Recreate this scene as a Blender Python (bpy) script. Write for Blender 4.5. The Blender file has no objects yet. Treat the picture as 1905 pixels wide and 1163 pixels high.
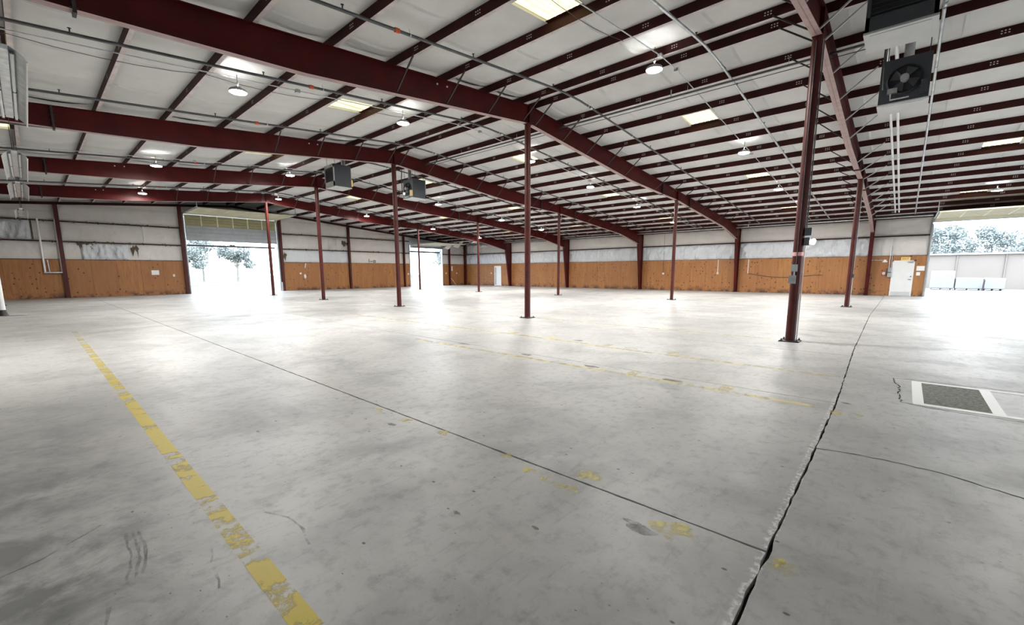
import bpy, bmesh, math, random
from mathutils import Vector, Matrix
random.seed(7)
S = bpy.context.scene
COL = S.collection
PI = math.pi

# ------------------------------------------------------------------ camera
cam = bpy.data.cameras.new('camera'); cam_o = bpy.data.objects.new('camera', cam); COL.objects.link(cam_o)
FPX, PITCH, YAW, ROLL = 803.8834, -.1481, .7349, -.0036
CAMP = Vector((-11.1777, -1.7744, 1.5456))
_c, _s = math.cos(YAW), math.sin(YAW)
_r = Vector((_s, -_c, 0)); _fw = Vector((_c, _s, 0)); _up = Vector((0, 0, 1))
_F = _fw * math.cos(PITCH) + _up * math.sin(PITCH)
_U = -_fw * math.sin(PITCH) + _up * math.cos(PITCH)
_r2 = _r * math.cos(ROLL) + _U * math.sin(ROLL)
_U2 = -_r * math.sin(ROLL) + _U * math.cos(ROLL)
m = Matrix((( _r2.x, _U2.x, -_F.x, CAMP.x), (_r2.y, _U2.y, -_F.y, CAMP.y), (_r2.z, _U2.z, -_F.z, CAMP.z), (0, 0, 0, 1)))
cam_o.matrix_world = m
cam.sensor_fit = 'HORIZONTAL'; cam.sensor_width = 36
cam.lens = FPX / 1905 * 36
cam.shift_y = 44.18 / 1905
cam.clip_start = .05; cam.clip_end = 600
S.camera = cam_o

# ------------------------------------------------------------------ world, sun, exposure
SKY = 2.2
LAMP = 240.0
world = bpy.data.worlds.new('sky'); S.world = world; world.use_nodes = True
bg = world.node_tree.nodes['Background']
bg.inputs[0].default_value = (.74, .87, 1.0, 1); bg.inputs[1].default_value = SKY
sun = bpy.data.lights.new('sun', 'SUN'); sun.energy = .6; sun.angle = math.radians(3); sun.color = (1, .96, .9)
sun_o = bpy.data.objects.new('sun', sun); COL.objects.link(sun_o); sun_o.rotation_euler = (math.radians(-12), math.radians(14), 0)
S.view_settings.view_transform = 'Standard'; S.view_settings.look = 'None'
S.view_settings.exposure = 2.22; S.view_settings.gamma = 1.0; S.view_settings.use_curve_mapping = False
S.cycles.max_bounces = 9; S.cycles.diffuse_bounces = 6; S.cycles.glossy_bounces = 3
S.cycles.transparent_max_bounces = 12; S.cycles.sample_clamp_indirect = 6.0
S.cycles.use_denoising = True
S.cycles.caustics_reflective = False; S.cycles.caustics_refractive = False

def portal(loc, rot, sx, sy):          # daylight portals in the open doorways
    l = bpy.data.lights.new('doorway_portal', 'AREA'); l.shape = 'RECTANGLE'; l.size = sx; l.size_y = sy
    l.cycles.is_portal = True
    o = bpy.data.objects.new('doorway_portal', l); COL.objects.link(o); o.location = loc; o.rotation_euler = rot
# area lights shine along local -Z
portal((24.55, -5.0, 2.15), (0, PI / 2, 0), 4.3, 4.8)
portal((0, 38.1, 1.95), (-PI / 2, 0, 0), 6.3, 3.9)
portal((18.6, 38.1, 2.0), (-PI / 2, 0, 0), 4.4, 4.0)
portal((-16, -15.3, 2.2), (PI / 2, 0, 0), 6.0, 4.4)  # this portal and the next serve the added openings behind the camera
portal((9.5, -15.3, 2.2), (PI / 2, 0, 0), 11.0, 4.4)

# ------------------------------------------------------------------ materials
def nmat(name):
    mt = bpy.data.materials.new(name); mt.use_nodes = True
    nt = mt.node_tree; b = nt.nodes['Principled BSDF']
    return mt, nt, b
def N(nt, t, **kw):
    n = nt.nodes.new(t)
    for k, v in kw.items():
        if k in ('op',): n.operation = v
        else: setattr(n, k, v)
    return n
def setin(n, **kw):
    for k, v in kw.items(): n.inputs[k.replace('_', ' ')].default_value = v
    return n
def noise(nt, vec, scale, detail=3, rough=.55, dist=0):
    n = N(nt, 'ShaderNodeTexNoise'); n.inputs['Scale'].default_value = scale; n.inputs['Detail'].default_value = detail
    n.inputs['Roughness'].default_value = rough; n.inputs['Distortion'].default_value = dist
    if vec is not None: nt.links.new(vec, n.inputs['Vector'])
    return n.outputs['Fac']
def mapr(nt, v, a, b, c=0., d=1.):
    n = N(nt, 'ShaderNodeMapRange'); n.inputs[1].default_value = a; n.inputs[2].default_value = b
    n.inputs[3].default_value = c; n.inputs[4].default_value = d; nt.links.new(v, n.inputs[0]); return n.outputs[0]
def math_(nt, op, a, b=None, c=None):
    n = N(nt, 'ShaderNodeMath', op=op)
    for i, x in enumerate((a, b, c)):
        if x is None: continue
        if isinstance(x, (int, float)): n.inputs[i].default_value = x
        else: nt.links.new(x, n.inputs[i])
    return n.outputs[0]
def mixc(nt, fac, a, b):
    n = N(nt, 'ShaderNodeMix', data_type='RGBA')
    if isinstance(fac, (int, float)): n.inputs[0].default_value = fac
    else: nt.links.new(fac, n.inputs[0])
    for i, x in ((6, a), (7, b)):
        if isinstance(x, tuple): n.inputs[i].default_value = (*x, 1)
        else: nt.links.new(x, n.inputs[i])
    return n.outputs[2]
def pos(nt): return N(nt, 'ShaderNodeNewGeometry').outputs['Position']
def objc(nt): return N(nt, 'ShaderNodeTexCoord').outputs['Object']
def scalev(nt, v, sc, rot=(0, 0, 0)):
    n = N(nt, 'ShaderNodeMapping'); n.inputs['Scale'].default_value = sc; n.inputs['Rotation'].default_value = rot
    nt.links.new(v, n.inputs['Vector']); return n.outputs[0]
def bump(nt, b, h, strength=.3, dist=.02):
    n = N(nt, 'ShaderNodeBump'); n.inputs['Strength'].default_value = strength; n.inputs['Distance'].default_value = dist
    nt.links.new(h, n.inputs['Height']); nt.links.new(n.outputs[0], b.inputs['Normal'])
def rnd(nt): return N(nt, 'ShaderNodeObjectInfo').outputs['Random']

def paint(name, col, rough=.45, metal=0., var=.25, scale=3., spec=.5):
    mt, nt, b = nmat(name)
    f = noise(nt, pos(nt), scale, 4)
    d = tuple(c * (1 - var) for c in col); l = tuple(min(1, c * (1 + var)) for c in col)
    nt.links.new(mixc(nt, mapr(nt, f, .3, .7), d, l), b.inputs['Base Color'])
    b.inputs['Roughness'].default_value = rough; b.inputs['Metallic'].default_value = metal
    b.inputs['Specular IOR Level'].default_value = spec
    return mt

M = {}
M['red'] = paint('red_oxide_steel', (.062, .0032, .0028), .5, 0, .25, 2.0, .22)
M['red_col'] = paint('red_oxide_column', (.068, .010, .007), .42, 0, .3, 3.0, .3)
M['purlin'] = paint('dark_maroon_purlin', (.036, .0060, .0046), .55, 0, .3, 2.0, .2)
M['pale'] = paint('flange_reflected_light', (.40, .28, .27), .5, 0, .15, 4.0)  # floor light reflected on the beam undersides, put into their colour
M['purlin_pale'] = paint('pale_purlin_flange', (.60, .53, .52), .5, 0, .2, 4.0)  # purlin flanges lightened to carry bounce light from the floor in their colour
M['dark'] = paint('dark_steel', (.03, .02, .02), .5)
M['galv'] = paint('galvanised_steel', (.55, .57, .58), .35, .85, .2, 8.)
M['pipe'] = paint('steel_pipe', (.10, .10, .105), .36, .6, .2, 6.)
M['silver'] = paint('silver_reflector', (.80, .84, .87), .28, .75, .2, 9.)
M['charcoal'] = paint('charcoal_enamel', (.045, .05, .06), .4, 0, .1)
M['greybox'] = paint('grey_enamel', (.33, .35, .35), .45)
M['lightgrey'] = paint('light_grey_enamel', (.55, .56, .57), .4, 0, .06)
M['white'] = paint('white_paint', (.78, .78, .77), .5, 0, .05)
M['black'] = paint('black_rubber', (.012, .012, .013), .6)
M['pvc'] = paint('white_plastic_pipe', (.8, .8, .8), .35, 0, .04)
M['cream'] = paint('cream_door_paint', (.34, .31, .18), .45, 0, .08)
M['creamlight'] = paint('pale_cream_rib', (.74, .70, .55), .45, 0, .05)
M['greydoor'] = paint('grey_door_paint', (.36, .38, .41), .45, 0, .08)
M['doorwhite'] = paint('white_door_paint', (.74, .74, .73), .45, 0, .03)
M['orange'] = paint('orange_coupling', (.6, .08, .02), .4)
M['brass'] = paint('brass', (.5, .35, .1), .35, .9)
M['yellowglow'] = paint('yellow_sign_face', (.85, .62, .22), .4, 0, .04)
M['ink'] = paint('dark_ink', (.05, .04, .03), .7)
M['bolt'] = paint('bright_bolt', (.72, .70, .68), .5, 0, .05)
M['tear'] = paint('torn_insulation_backing', (.10, .075, .05), .9, 0, .5, 9.)
M['bark'] = paint('bark', (.20, .18, .16), .8)
M['tan'] = paint('tan_metal_siding', (.195, .162, .138), .6, 0, .06, .4)
M['wrap'] = paint('white_pallet_wrap', (.235, .232, .228), .45, 0, .05)
M['asphalt'] = paint('pale_pavement', (.16, .157, .15), .8, 0, .12, .5)
M['lawn'] = paint('pale_grass_ground', (.13, .14, .10), .9, 0, .2, .8)
M['warning'] = paint('pink_tape', (.7, .35, .33), .5)

def leafmat():
    mt, nt, b = nmat('leaves')
    nt.links.new(mixc(nt, noise(nt, pos(nt), .9, 3), (.17, .19, .18), (.23, .25, .24)), b.inputs['Base Color'])  # greyed and lightened: outdoor haze put into the leaf colour
    b.inputs['Roughness'].default_value = .6
    return mt
M['leaf'] = leafmat()

def concrete(name, rough_patch=False):
    mt, nt, b = nmat(name); p = pos(nt)
    big = noise(nt, p, .22, 4, .6); med = noise(nt, p, 1.1, 5, .62, .4); fine = noise(nt, p, 9, 5, .7); grit = noise(nt, p, 60, 3, .7)
    streak = noise(nt, scalev(nt, p, (1.5, 9, 1), (0, 0, .25)), 1.6, 5, .7)
    if rough_patch:
        c = mixc(nt, mapr(nt, noise(nt, p, 22, 5, .75), .35, .68), (.10, .105, .09), (.30, .30, .27))
        b.inputs['Roughness'].default_value = .85
        bump(nt, b, noise(nt, p, 40, 4, .7), .9, .02)
    else:
        c = mixc(nt, mapr(nt, big, .38, .62), (.375, .37, .362), (.515, .51, .50))
        c = mixc(nt, mapr(nt, med, .48, .70, 0, .65), c, (.265, .265, .262))
        c = mixc(nt, mapr(nt, fine, .50, .74, 0, .55), c, (.20, .195, .185))
        c = mixc(nt, mapr(nt, streak, .56, .76, 0, .45), c, (.20, .20, .20))
        warm = noise(nt, p, .5, 3, .6)
        c = mixc(nt, mapr(nt, warm, .55, .8, 0, .35), c, (.50, .45, .39))
        # pits and specks
        v = N(nt, 'ShaderNodeTexVoronoi'); v.inputs['Scale'].default_value = 3.3; nt.links.new(scalev(nt, p, (1.6, 1, 1), (0, 0, .6)), v.inputs['Vector'])
        spk = mapr(nt, v.outputs['Distance'], .035, .06, .85, 0)
        c = mixc(nt, spk, c, (.07, .07, .068))
        v2 = N(nt, 'ShaderNodeTexVoronoi'); v2.inputs['Scale'].default_value = 11; nt.links.new(scalev(nt, p, (1.8, 1, 1), (0, 0, .9)), v2.inputs['Vector'])
        pit = math_(nt, 'MULTIPLY', mapr(nt, v2.outputs['Distance'], .05, .10, .8, 0), mapr(nt, noise(nt, p, 1.7, 3), .46, .60))
        c = mixc(nt, pit, c, (.10, .098, .092))
        # oil-dark area on the left of the yellow line
        sx = N(nt, 'ShaderNodeSeparateXYZ'); nt.links.new(p, sx.inputs[0])
        left = mapr(nt, sx.outputs[0], -11.25, -10.55, 1, 0)
        near = mapr(nt, sx.outputs[1], 1.6, 6.0, 1, 0)
        smud = math_(nt, 'MULTIPLY', math_(nt, 'MULTIPLY', left, near), mapr(nt, noise(nt, p, 2.2, 5, .65, .6), 0.38, .60, 0, .85))
        c = mixc(nt, smud, c, (.15, .15, .155))
        # chipped pale lip of the wide joint
        dj = math_(nt, 'ABSOLUTE', math_(nt, 'ADD', math_(nt, 'ADD', sx.outputs[1], 1.228), math_(nt, 'MULTIPLY', sx.outputs[0], -.0125)))
        lip = math_(nt, 'MULTIPLY', mapr(nt, dj, .016, .034, 1, 0), mapr(nt, noise(nt, p, 30, 4), .47, .58, 0, .75))
        lip = math_(nt, 'MULTIPLY', lip, mapr(nt, sx.outputs[0], -4.8, -4.0, 1, 0))
        c = mixc(nt, lip, c, (.72, .72, .71))
        r = mapr(nt, math_(nt, 'ADD', math_(nt, 'MULTIPLY', med, .6), math_(nt, 'MULTIPLY', fine, .4)), .35, .7, .36, .56)
        b.inputs['Specular IOR Level'].default_value = .27
        nt.links.new(r, b.inputs['Roughness'])
        h = math_(nt, 'ADD', math_(nt, 'MULTIPLY', grit, .35), fine)
        bump(nt, b, h, .12, .01)
    nt.links.new(c, b.inputs['Base Color'])
    return mt
M['floor'] = concrete('worn_concrete'); M['patch'] = concrete('rough_concrete_patch', True)
M['joint'] = paint('joint_dirt', (.02, .019, .018), .9)

def worn_paint(name, col, lo, hi, amt=1.0, fade=None):
    mt, nt, b = nmat(name); p = pos(nt)
    f = noise(nt, p, 5.5, 6, .72, .3); g = noise(nt, scalev(nt, p, (.5, 3.2, 1)), 1.0, 3, .5)
    a = mapr(nt, math_(nt, 'ADD', math_(nt, 'MULTIPLY', f, .5), math_(nt, 'MULTIPLY', g, .5)), lo, hi, 0, amt)
    if fade:
        sx = N(nt, 'ShaderNodeSeparateXYZ'); nt.links.new(p, sx.inputs[0])
        a = math_(nt, 'MULTIPLY', a, mapr(nt, sx.outputs[1], *fade, 1, .15))
    b.inputs['Base Color'].default_value = (*col, 1); b.inputs['Roughness'].default_value = .5
    nt.links.new(a, b.inputs['Alpha'])
    return mt
M['yellow'] = worn_paint('worn_yellow_paint', (.62, .48, .05), .44, .505, .95, (3, 15))
M['yellow2'] = worn_paint('faded_yellow_paint', (.66, .57, .25), .40, .55, .8)
M['whiteline'] = worn_paint('worn_white_paint', (.8, .8, .8), .25, .33)
M['whitefade'] = worn_paint('faded_white_paint', (.75, .75, .72), .42, .56, .7)
M['trace'] = worn_paint('yellow_paint_traces', (.72, .60, .12), .47, .58, .7)
M['scuff'] = worn_paint('tyre_scuff', (.09, .09, .09), .41, .56, .6)

def vinyl(name, col, wr, gloss, bscale, bstr):
    mt, nt, b = nmat(name); p = pos(nt)
    f = noise(nt, p, 1.3, 4, .6)
    d = tuple(c * .90 for c in col)
    c = mixc(nt, mapr(nt, f, .35, .7), d, col)
    if wr:
        sm = mapr(nt, noise(nt, p, 3.5, 6, .75, 1.), .66, .80, 0, .55); c = mixc(nt, sm, c, (.26, .22, .18))
    nt.links.new(c, b.inputs['Base Color']); b.inputs['Roughness'].default_value = gloss
    if name == 'white_roof_insulation': b.inputs['Specular IOR Level'].default_value = .15
    bump(nt, b, noise(nt, scalev(nt, p, bscale), 1.0, 4, .6, .6), bstr, .06)
    return mt
M['vinyl'] = vinyl('white_roof_insulation', (.66, .66, .645), False, .58, (.9, 2.2, 1), .18)
M['wallvinyl'] = vinyl('white_wall_insulation', (.68, .64, .605), True, .5, (1.6, 1.6, 2.4), .5)
M['plastic'] = vinyl('wrinkled_white_sheeting', (.62, .64, .67), False, .2, (5, 5, 1.6), 1.0)

def plywood():
    mt, nt, b = nmat('orange_plywood'); p = pos(nt); r = rnd(nt)
    grain = noise(nt, scalev(nt, p, (9, 9, .7)), 1.0, 5, .65, 1.2)
    c = mixc(nt, mapr(nt, grain, .3, .72), (.26, .098, .025), (.44, .20, .065))
    c = mixc(nt, mapr(nt, r, 0, 1, 0, .6), c, (.30, .125, .04))
    c = mixc(nt, mapr(nt, noise(nt, p, .5, 3), .5, .75, 0, .5), c, (.26, .095, .04))
    v = N(nt, 'ShaderNodeTexVoronoi'); v.inputs['Scale'].default_value = 4.2; v.inputs['Randomness'].default_value = .6
    nt.links.new(scalev(nt, p, (1, 1, .8)), v.inputs['Vector'])
    hole = math_(nt, 'MULTIPLY', mapr(nt, v.outputs['Distance'], .13, .20, 1, 0), mapr(nt, noise(nt, p, 1.1, 2), .44, .52, 0, .9))
    c = mixc(nt, hole, c, (.035, .015, .008))
    sx = N(nt, 'ShaderNodeSeparateXYZ'); nt.links.new(p, sx.inputs[0])
    rot = math_(nt, 'MULTIPLY', mapr(nt, sx.outputs[2], .03, .38, 1, 0), mapr(nt, noise(nt, p, 1.6, 5, .7), .47, .56))
    c = mixc(nt, rot, c, (.06, .025, .015))
    nt.links.new(c, b.inputs['Base Color']); b.inputs['Roughness'].default_value = .6
    bump(nt, b, grain, .15, .01)
    return mt
M['ply'] = plywood()

def emit(name, col, st):
    mt, nt, b = nmat(name)
    b.inputs['Base Color'].default_value = (*col, 1); b.inputs['Emission Color'].default_value = (*col, 1); b.inputs['Emission Strength'].default_value = st
    return mt
M['led'] = emit('led_lens', (1, .98, .94), LAMP)
M['ledsmall'] = emit('emergency_lamp_lens', (1, 1, .97), 6)

def skylight_mat():
    mt, nt, b = nmat('fibreglass_skylight')
    t = N(nt, 'ShaderNodeBsdfTranslucent'); d = N(nt, 'ShaderNodeBsdfDiffuse'); mx = N(nt, 'ShaderNodeMixShader')
    c = mixc(nt, noise(nt, pos(nt), 4, 3), (.32, .24, .09), (.42, .35, .19))
    nt.links.new(c, t.inputs[0]); d.inputs[0].default_value = (.6, .55, .4, 1); mx.inputs[0].default_value = .3
    nt.links.new(t.outputs[0], mx.inputs[1]); nt.links.new(d.outputs[0], mx.inputs[2])
    nt.links.new(mx.outputs[0], nt.nodes['Material Output'].inputs[0]); return mt
M['skylight'] = skylight_mat()

# ------------------------------------------------------------------ mesh helpers
class MB:
    def __init__(s): s.v = []; s.f = []; s.mi = []; s.sm = []
    def add(s, vs, fs, mi=0, smooth=False):
        o = len(s.v); s.v += [tuple(v) for v in vs]
        for f in fs: s.f.append(tuple(i + o for i in f)); s.mi.append(mi); s.sm.append(smooth)
        return s
    def box(s, a, b, mi=0):
        (x0, y0, z0), (x1, y1, z1) = a, b
        x0, x1 = min(x0, x1), max(x0, x1); y0, y1 = min(y0, y1), max(y0, y1); z0, z1 = min(z0, z1), max(z0, z1)
        vs = [(x0,y0,z0),(x1,y0,z0),(x1,y1,z0),(x0,y1,z0),(x0,y0,z1),(x1,y0,z1),(x1,y1,z1),(x0,y1,z1)]
        return s.add(vs, [(3,2,1,0),(4,5,6,7),(0,1,5,4),(1,2,6,5),(2,3,7,6),(3,0,4,7)], mi)
    def bar(s, p, q, w, h=None, mi=0, side=None):      # rectangular bar from p to q
        p, q = Vector(p), Vector(q); d = (q - p).normalized(); h = h or w
        up = Vector(side) if side else (Vector((0, 0, 1)) if abs(d.z) < .95 else Vector((1, 0, 0)))
        a = d.cross(up).normalized(); b = a.cross(d).normalized()
        vs = []
        for c in (p, q):
            for i, j in ((-1,-1),(1,-1),(1,1),(-1,1)): vs.append(c + a * (i * w / 2) + b * (j * h / 2))
        return s.add(vs, [(0,1,2,3),(7,6,5,4),(0,4,5,1),(1,5,6,2),(2,6,7,3),(3,7,4,0)], mi)
    def tube(s, pts, r, n=8, mi=0, cap=True, rads=None):
        pts = [Vector(p) for p in pts]; rings = []
        a = None
        for i, p in enumerate(pts):
            d = (pts[min(i+1, len(pts)-1)] - pts[max(i-1, 0)]).normalized()
            if a is None:
                a = d.cross(Vector((0,0,1)) if abs(d.z) < .9 else Vector((1,0,0))).normalized()
            a = (a - d * a.dot(d)).normalized(); b = d.cross(a)
            rr = rads[i] if rads else r
            rings.append([p + a * (rr * math.cos(2*PI*k/n)) + b * (rr * math.sin(2*PI*k/n)) for k in range(n)])
        vs = [v for g in rings for v in g]; fs = []
        for i in range(len(pts)-1):
            for k in range(n):
                fs.append((i*n+k, i*n+(k+1)%n, (i+1)*n+(k+1)%n, (i+1)*n+k))
        s.add(vs, fs, mi, True)
        if cap:
            s.add(rings[0], [tuple(reversed(range(n)))], mi); s.add(rings[-1], [tuple(range(n))], mi)
        return s
    def lathe(s, prof, c=(0,0,0), n=20, mi=0, smooth=True):   # profile of (r, z)
        vs = []; fs = []
        for r, z in prof:
            for k in range(n): vs.append((c[0] + r*math.cos(2*PI*k/n), c[1] + r*math.sin(2*PI*k/n), c[2] + z))
        for i in range(len(prof)-1):
            for k in range(n): fs.append((i*n+k, i*n+(k+1)%n, (i+1)*n+(k+1)%n, (i+1)*n+k))
        return s.add(vs, fs, mi, smooth)
    def prism(s, poly, axis, a, b, mi=0):              # polygon of 2D points pushed along axis from a to b
        n = len(poly)
        def pt(p, t): return {'x': (t, p[0], p[1]), 'y': (p[0], t, p[1]), 'z': (p[0], p[1], t)}[axis]
        vs = [pt(p, a) for p in poly] + [pt(p, b) for p in poly]
        fs = [tuple(range(n)), tuple(reversed(range(n, 2*n)))] + [(i, i+n, (i+1)%n+n, (i+1)%n) for i in range(n)]
        return s.add(vs, fs, mi)
    def grid(s, fn, nu, nv, mi=0, smooth=True):
        vs = [fn(i/nu, j/nv) for i in range(nu+1) for j in range(nv+1)]
        fs = [(i*(nv+1)+j, (i+1)*(nv+1)+j, (i+1)*(nv+1)+j+1, i*(nv+1)+j+1) for i in range(nu) for j in range(nv)]
        return s.add(vs, fs, mi, smooth)
    def mesh(s, name, mats, fix=True):
        me = bpy.data.meshes.new(name); me.from_pydata(s.v, [], s.f)
        for mt in (mats if isinstance(mats, (list, tuple)) else [mats]): me.materials.append(mt)
        me.polygons.foreach_set('material_index', s.mi); me.polygons.foreach_set('use_smooth', s.sm)
        me.update()
        if fix:
            b = bmesh.new(); b.from_mesh(me); bmesh.ops.recalc_face_normals(b, faces=b.faces); b.to_mesh(me); b.free()
        return me
    def build(s, name, mats, parent=None, loc=(0,0,0), fix=True):
        return put(name, s.mesh(name, mats, fix), parent, loc)
def put(name, me, parent=None, loc=(0,0,0), rot=(0,0,0)):
    o = bpy.data.objects.new(name, me); COL.objects.link(o); o.location = loc; o.rotation_euler = rot
    if parent: o.parent = parent
    return o
def tag(o, label=None, cat=None, group=None, kind=None):
    if label: o['label'] = label
    if cat: o['category'] = cat
    if group: o['group'] = group
    if kind: o['kind'] = kind
    return o
def empty(name, loc, label, cat, group=None, rz=0):
    o = bpy.data.objects.new(name, None); COL.objects.link(o); o.location = loc; o.rotation_euler.z = rz; o.empty_display_size = .2
    return tag(o, label, cat, group, 'thing')
def copy_tree(o, parent=None):
    c = o.copy(); COL.objects.link(c); c.parent = parent
    for ch in [x for x in bpy.data.objects if x.parent == o]: copy_tree(ch, c)
    return c
ORD = ['first', 'second', 'third', 'fourth', 'fifth', 'sixth', 'seventh', 'eighth', 'ninth', 'tenth', 'eleventh', 'twelfth']

# ------------------------------------------------------------------ building dimensions
BAY = 7.62; YE = 37.87; XW = 24.40; XL = -24.40; YN = -15.24
FR = [0, BAY, 2*BAY, 3*BAY, 4*BAY]
SL = 1/12
def ztop(x): return 6.74 - abs(x) * SL          # top of rafters = underside of purlins
PD = .212                                         # purlin depth
PX = [.30 + 1.524 * n for n in range(16)]
BAYS = [(-2*BAY, -BAY), (-BAY, 0)] + [(k*BAY, (k+1)*BAY) for k in range(4)] + [(4*BAY, YE)]

# ------------------------------------------------------------------ floor: slabs with open joints
base = MB().box((XL-.2, YN-.2, -.20), (XW+.2, YE+.25, -.045)).build('floor', M['joint']); tag(base, kind='structure')
def jag(p, q, amp, step):
    p, q = Vector(p), Vector(q); n = max(1, int((q-p).length/step)); d = (q-p).normalized(); nrm = Vector((-d.y, d.x))
    out = []
    for i in range(n):
        t = i/n; a = 0 if i == 0 else amp * (random.random()-.5) * 2 * (1 if random.random() < .7 else 1.8)
        out.append(p + (q-p)*t + nrm*a)
    return out
def J2(x):
    P = [(-30, -1.37), (-9.3, -1.36), (-5, -1.31), (-.4, -1.15), (8.5, -.97), (30, -.9)]
    for (a, ya), (b, yb) in zip(P[:-1], P[1:]):
        if x <= b: return ya + (yb-ya)*(x-a)/(b-a)
    return -.9
def slab(x0, x1, y0, y1, g=(.005, .005, .005, .005), ja=(0, 0, 0, 0)):
    x0 += g[0]; x1 -= g[1]
    e = lambda x, y: J2(x) if y == -1.25 else y
    b0 = y0 == -1.25; b1 = y1 == -1.25
    c = [Vector((x0, e(x0, y0)+g[2])), Vector((x1, e(x1, y0)+g[2])), Vector((x1, e(x1, y1)-g[3])), Vector((x0, e(x0, y1)-g[3]))]
    poly = []
    for i, k in enumerate((2, 1, 3, 0)):            # bottom, right, top, left edge jitter
        p, q = c[i], c[(i+1) % 4]
        pts = [p]
        if (k == 2 and b0) or (k == 3 and b1):   # follow the slightly crooked joint
            off = p.y - J2(p.x)
            kn = [x for x in (-9.3, -5, -.4, 8.5) if min(p.x, q.x) < x < max(p.x, q.x)]
            pts += [Vector((x, J2(x)+off)) for x in (kn if q.x > p.x else kn[::-1])]
        pts.append(q)
        for a, b in zip(pts[:-1], pts[1:]): poly += jag(a, b, ja[k], .09) if ja[k] else [a]
    b = MB().prism([tuple(p) for p in poly], 'z', -.04, 0)
    b.build('slab', M['floor'], base)
xb = [XL, -19.55, -15.9, -12.25, -8.6, -4.96, -1.25, 2.37, 6.0, 9.65, 13.3, 16.95, 20.6, XW+.2]
for i in range(len(xb)-1):
    for (ya, yb) in ((-1.25, 15.9), (15.9, YE+.2)):
        lx = .010 if abs(xb[i]+8.6) < .01 else .008; rx = .010 if abs(xb[i+1]+8.6) < .01 else .008
        near = ya < 0 and xb[i] > -13 and xb[i] < 4
        slab(xb[i], xb[i+1], ya, yb, (lx, rx, .008 if ya < 0 else .011, .011),
             (.003 if abs(xb[i]+8.6) < .01 else 0, .003 if abs(xb[i+1]+8.6) < .01 else 0, .006 if near else 0, 0))
xs = [XL, -14.0, .90, 8.5, 16.1, XW+.2]
for i in range(len(xs)-1):
    c0 = abs(xs[i]+6.7) < .01; c1 = abs(xs[i+1]+6.7) < .01
    slab(xs[i], xs[i+1], YN, -1.25, (.006, .006, 0, .008), (0, 0, 0, .006 if -15 < xs[i] < 2 else 0))
# markings lie on the slabs
def line(name, mat, x0, x1, y0, y1, z=.0012):
    MB().grid(lambda u, v: (x0+(x1-x0)*u, y0+(y1-y0)*v, z), 1, max(1, int(abs(y1-y0))), 0, False).build(name, M[mat], base, fix=False)
line('yellow_line', 'yellow', -10.58, -10.47, -.6, 14.9)
line('yellow_line', 'yellow2', -5.33, -5.23, -1.15, 6.6)
line('yellow_line', 'yellow2', -3.40, -3.30, -1.2, 3.2)
line('yellow_line', 'yellow2', -3.28, -3.18, 3.2, 13.2)
line('yellow_line', 'yellow2', .08, .18, .4, 12.4)
line('white_line', 'whitefade', -.02, .08, -1.2, -.3)
line('white_line', 'whiteline', .10, .22, 12.4, 17.0)
line('white_line', 'whiteline', -4.96, -4.84, 12.2, 20.4)
line('white_line', 'whitefade', 2.5, 2.6, 6.5, 14)
for (x, y) in ((-5.12, 1.1), (-5.12, -.22), (-3.05, 5.4), (-3.05, 4.2), (-3.1, 2.7), (-3.1, 1.3)):
    line('yellow_tick', 'yellow2', x-.14, x+.12, y, y+.16, .0018)
# patched inspection strip framed in white
line('concrete_patch', 'patch', -4.32, -3.06, -2.66, -2.05, .0022)
line('white_line', 'whiteline', -3.06, -2.98, -7.0, -1.98, .003); line('white_line', 'whiteline', -4.43, -4.33, -7.0, -1.98, .003)
line('white_line', 'whiteline', -4.38, -3.02, -2.075, -1.975, .0036); line('white_line', 'whiteline', -4.38, -3.02, -2.72, -2.62, .0036)
def crack(name, pts, w, mat='joint', z=.0016):
    vs = []; fs = []; P = [Vector(p) for p in pts]
    for i, p in enumerate(P):
        d = (P[min(i+1, len(P)-1)] - P[max(i-1, 0)]).normalized(); n = Vector((-d.y, d.x)); ww = w * (.6 + .8*random.random())
        vs += [(p.x+n.x*ww/2, p.y+n.y*ww/2, z), (p.x-n.x*ww/2, p.y-n.y*ww/2, z)]
    for i in range(len(P)-1): fs.append((2*i, 2*i+1, 2*i+3, 2*i+2))
    return MB().add(vs, fs).build(name, M[mat], base, fix=False)
def wob(pts, amp, step):
    out = []
    for a, b in zip(pts[:-1], pts[1:]): out += [tuple(v) for v in jag(a, b, amp, step)]
    return out + [pts[-1]]
crack('floor_crack', wob([(-6.71, -1.27), (-6.62, -1.77), (-6.64, -2.12), (-6.79, -2.52), (-6.74, -4.0)], .008, .06), .011)
crack('floor_crack', wob([(-2.86, -3.2), (-2.9, -2.0), (-2.95, -1.78), (-3.25, -1.80), (-3.5, -1.86), (-4.1, -1.86), (-4.42, -1.88), (-4.5, -2.1), (-4.52, -3.0)], .014, .05), .014)
for pts in (((-10.96, 1.55), (-10.97, 1.25), (-11.02, .98)), ((-10.93, 1.55), (-10.94, 1.25), (-10.985, .98)), ((-10.905, 1.55), (-10.91, 1.25), (-10.955, .98)),
            ((-10.32, 1.18), (-10.24, 1.0), (-10.23, .8), (-10.27, .62)), ((-10.66, 1.0), (-10.69, .8), (-10.72, .6)), ((-11.24, .55), (-11.13, .68), (-11.1, .84)),
            ((-11.52, 1.5), (-11.3, 1.58), (-11.05, 1.78)), ((-11.9, 2.55), (-11.75, 2.6)), ((-11.6, 2.62), (-11.5, 2.66))):
    crack('scuff_mark', wob(list(pts), .006, .06), .014, 'scuff', .0014)
tr = MB()
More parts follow.
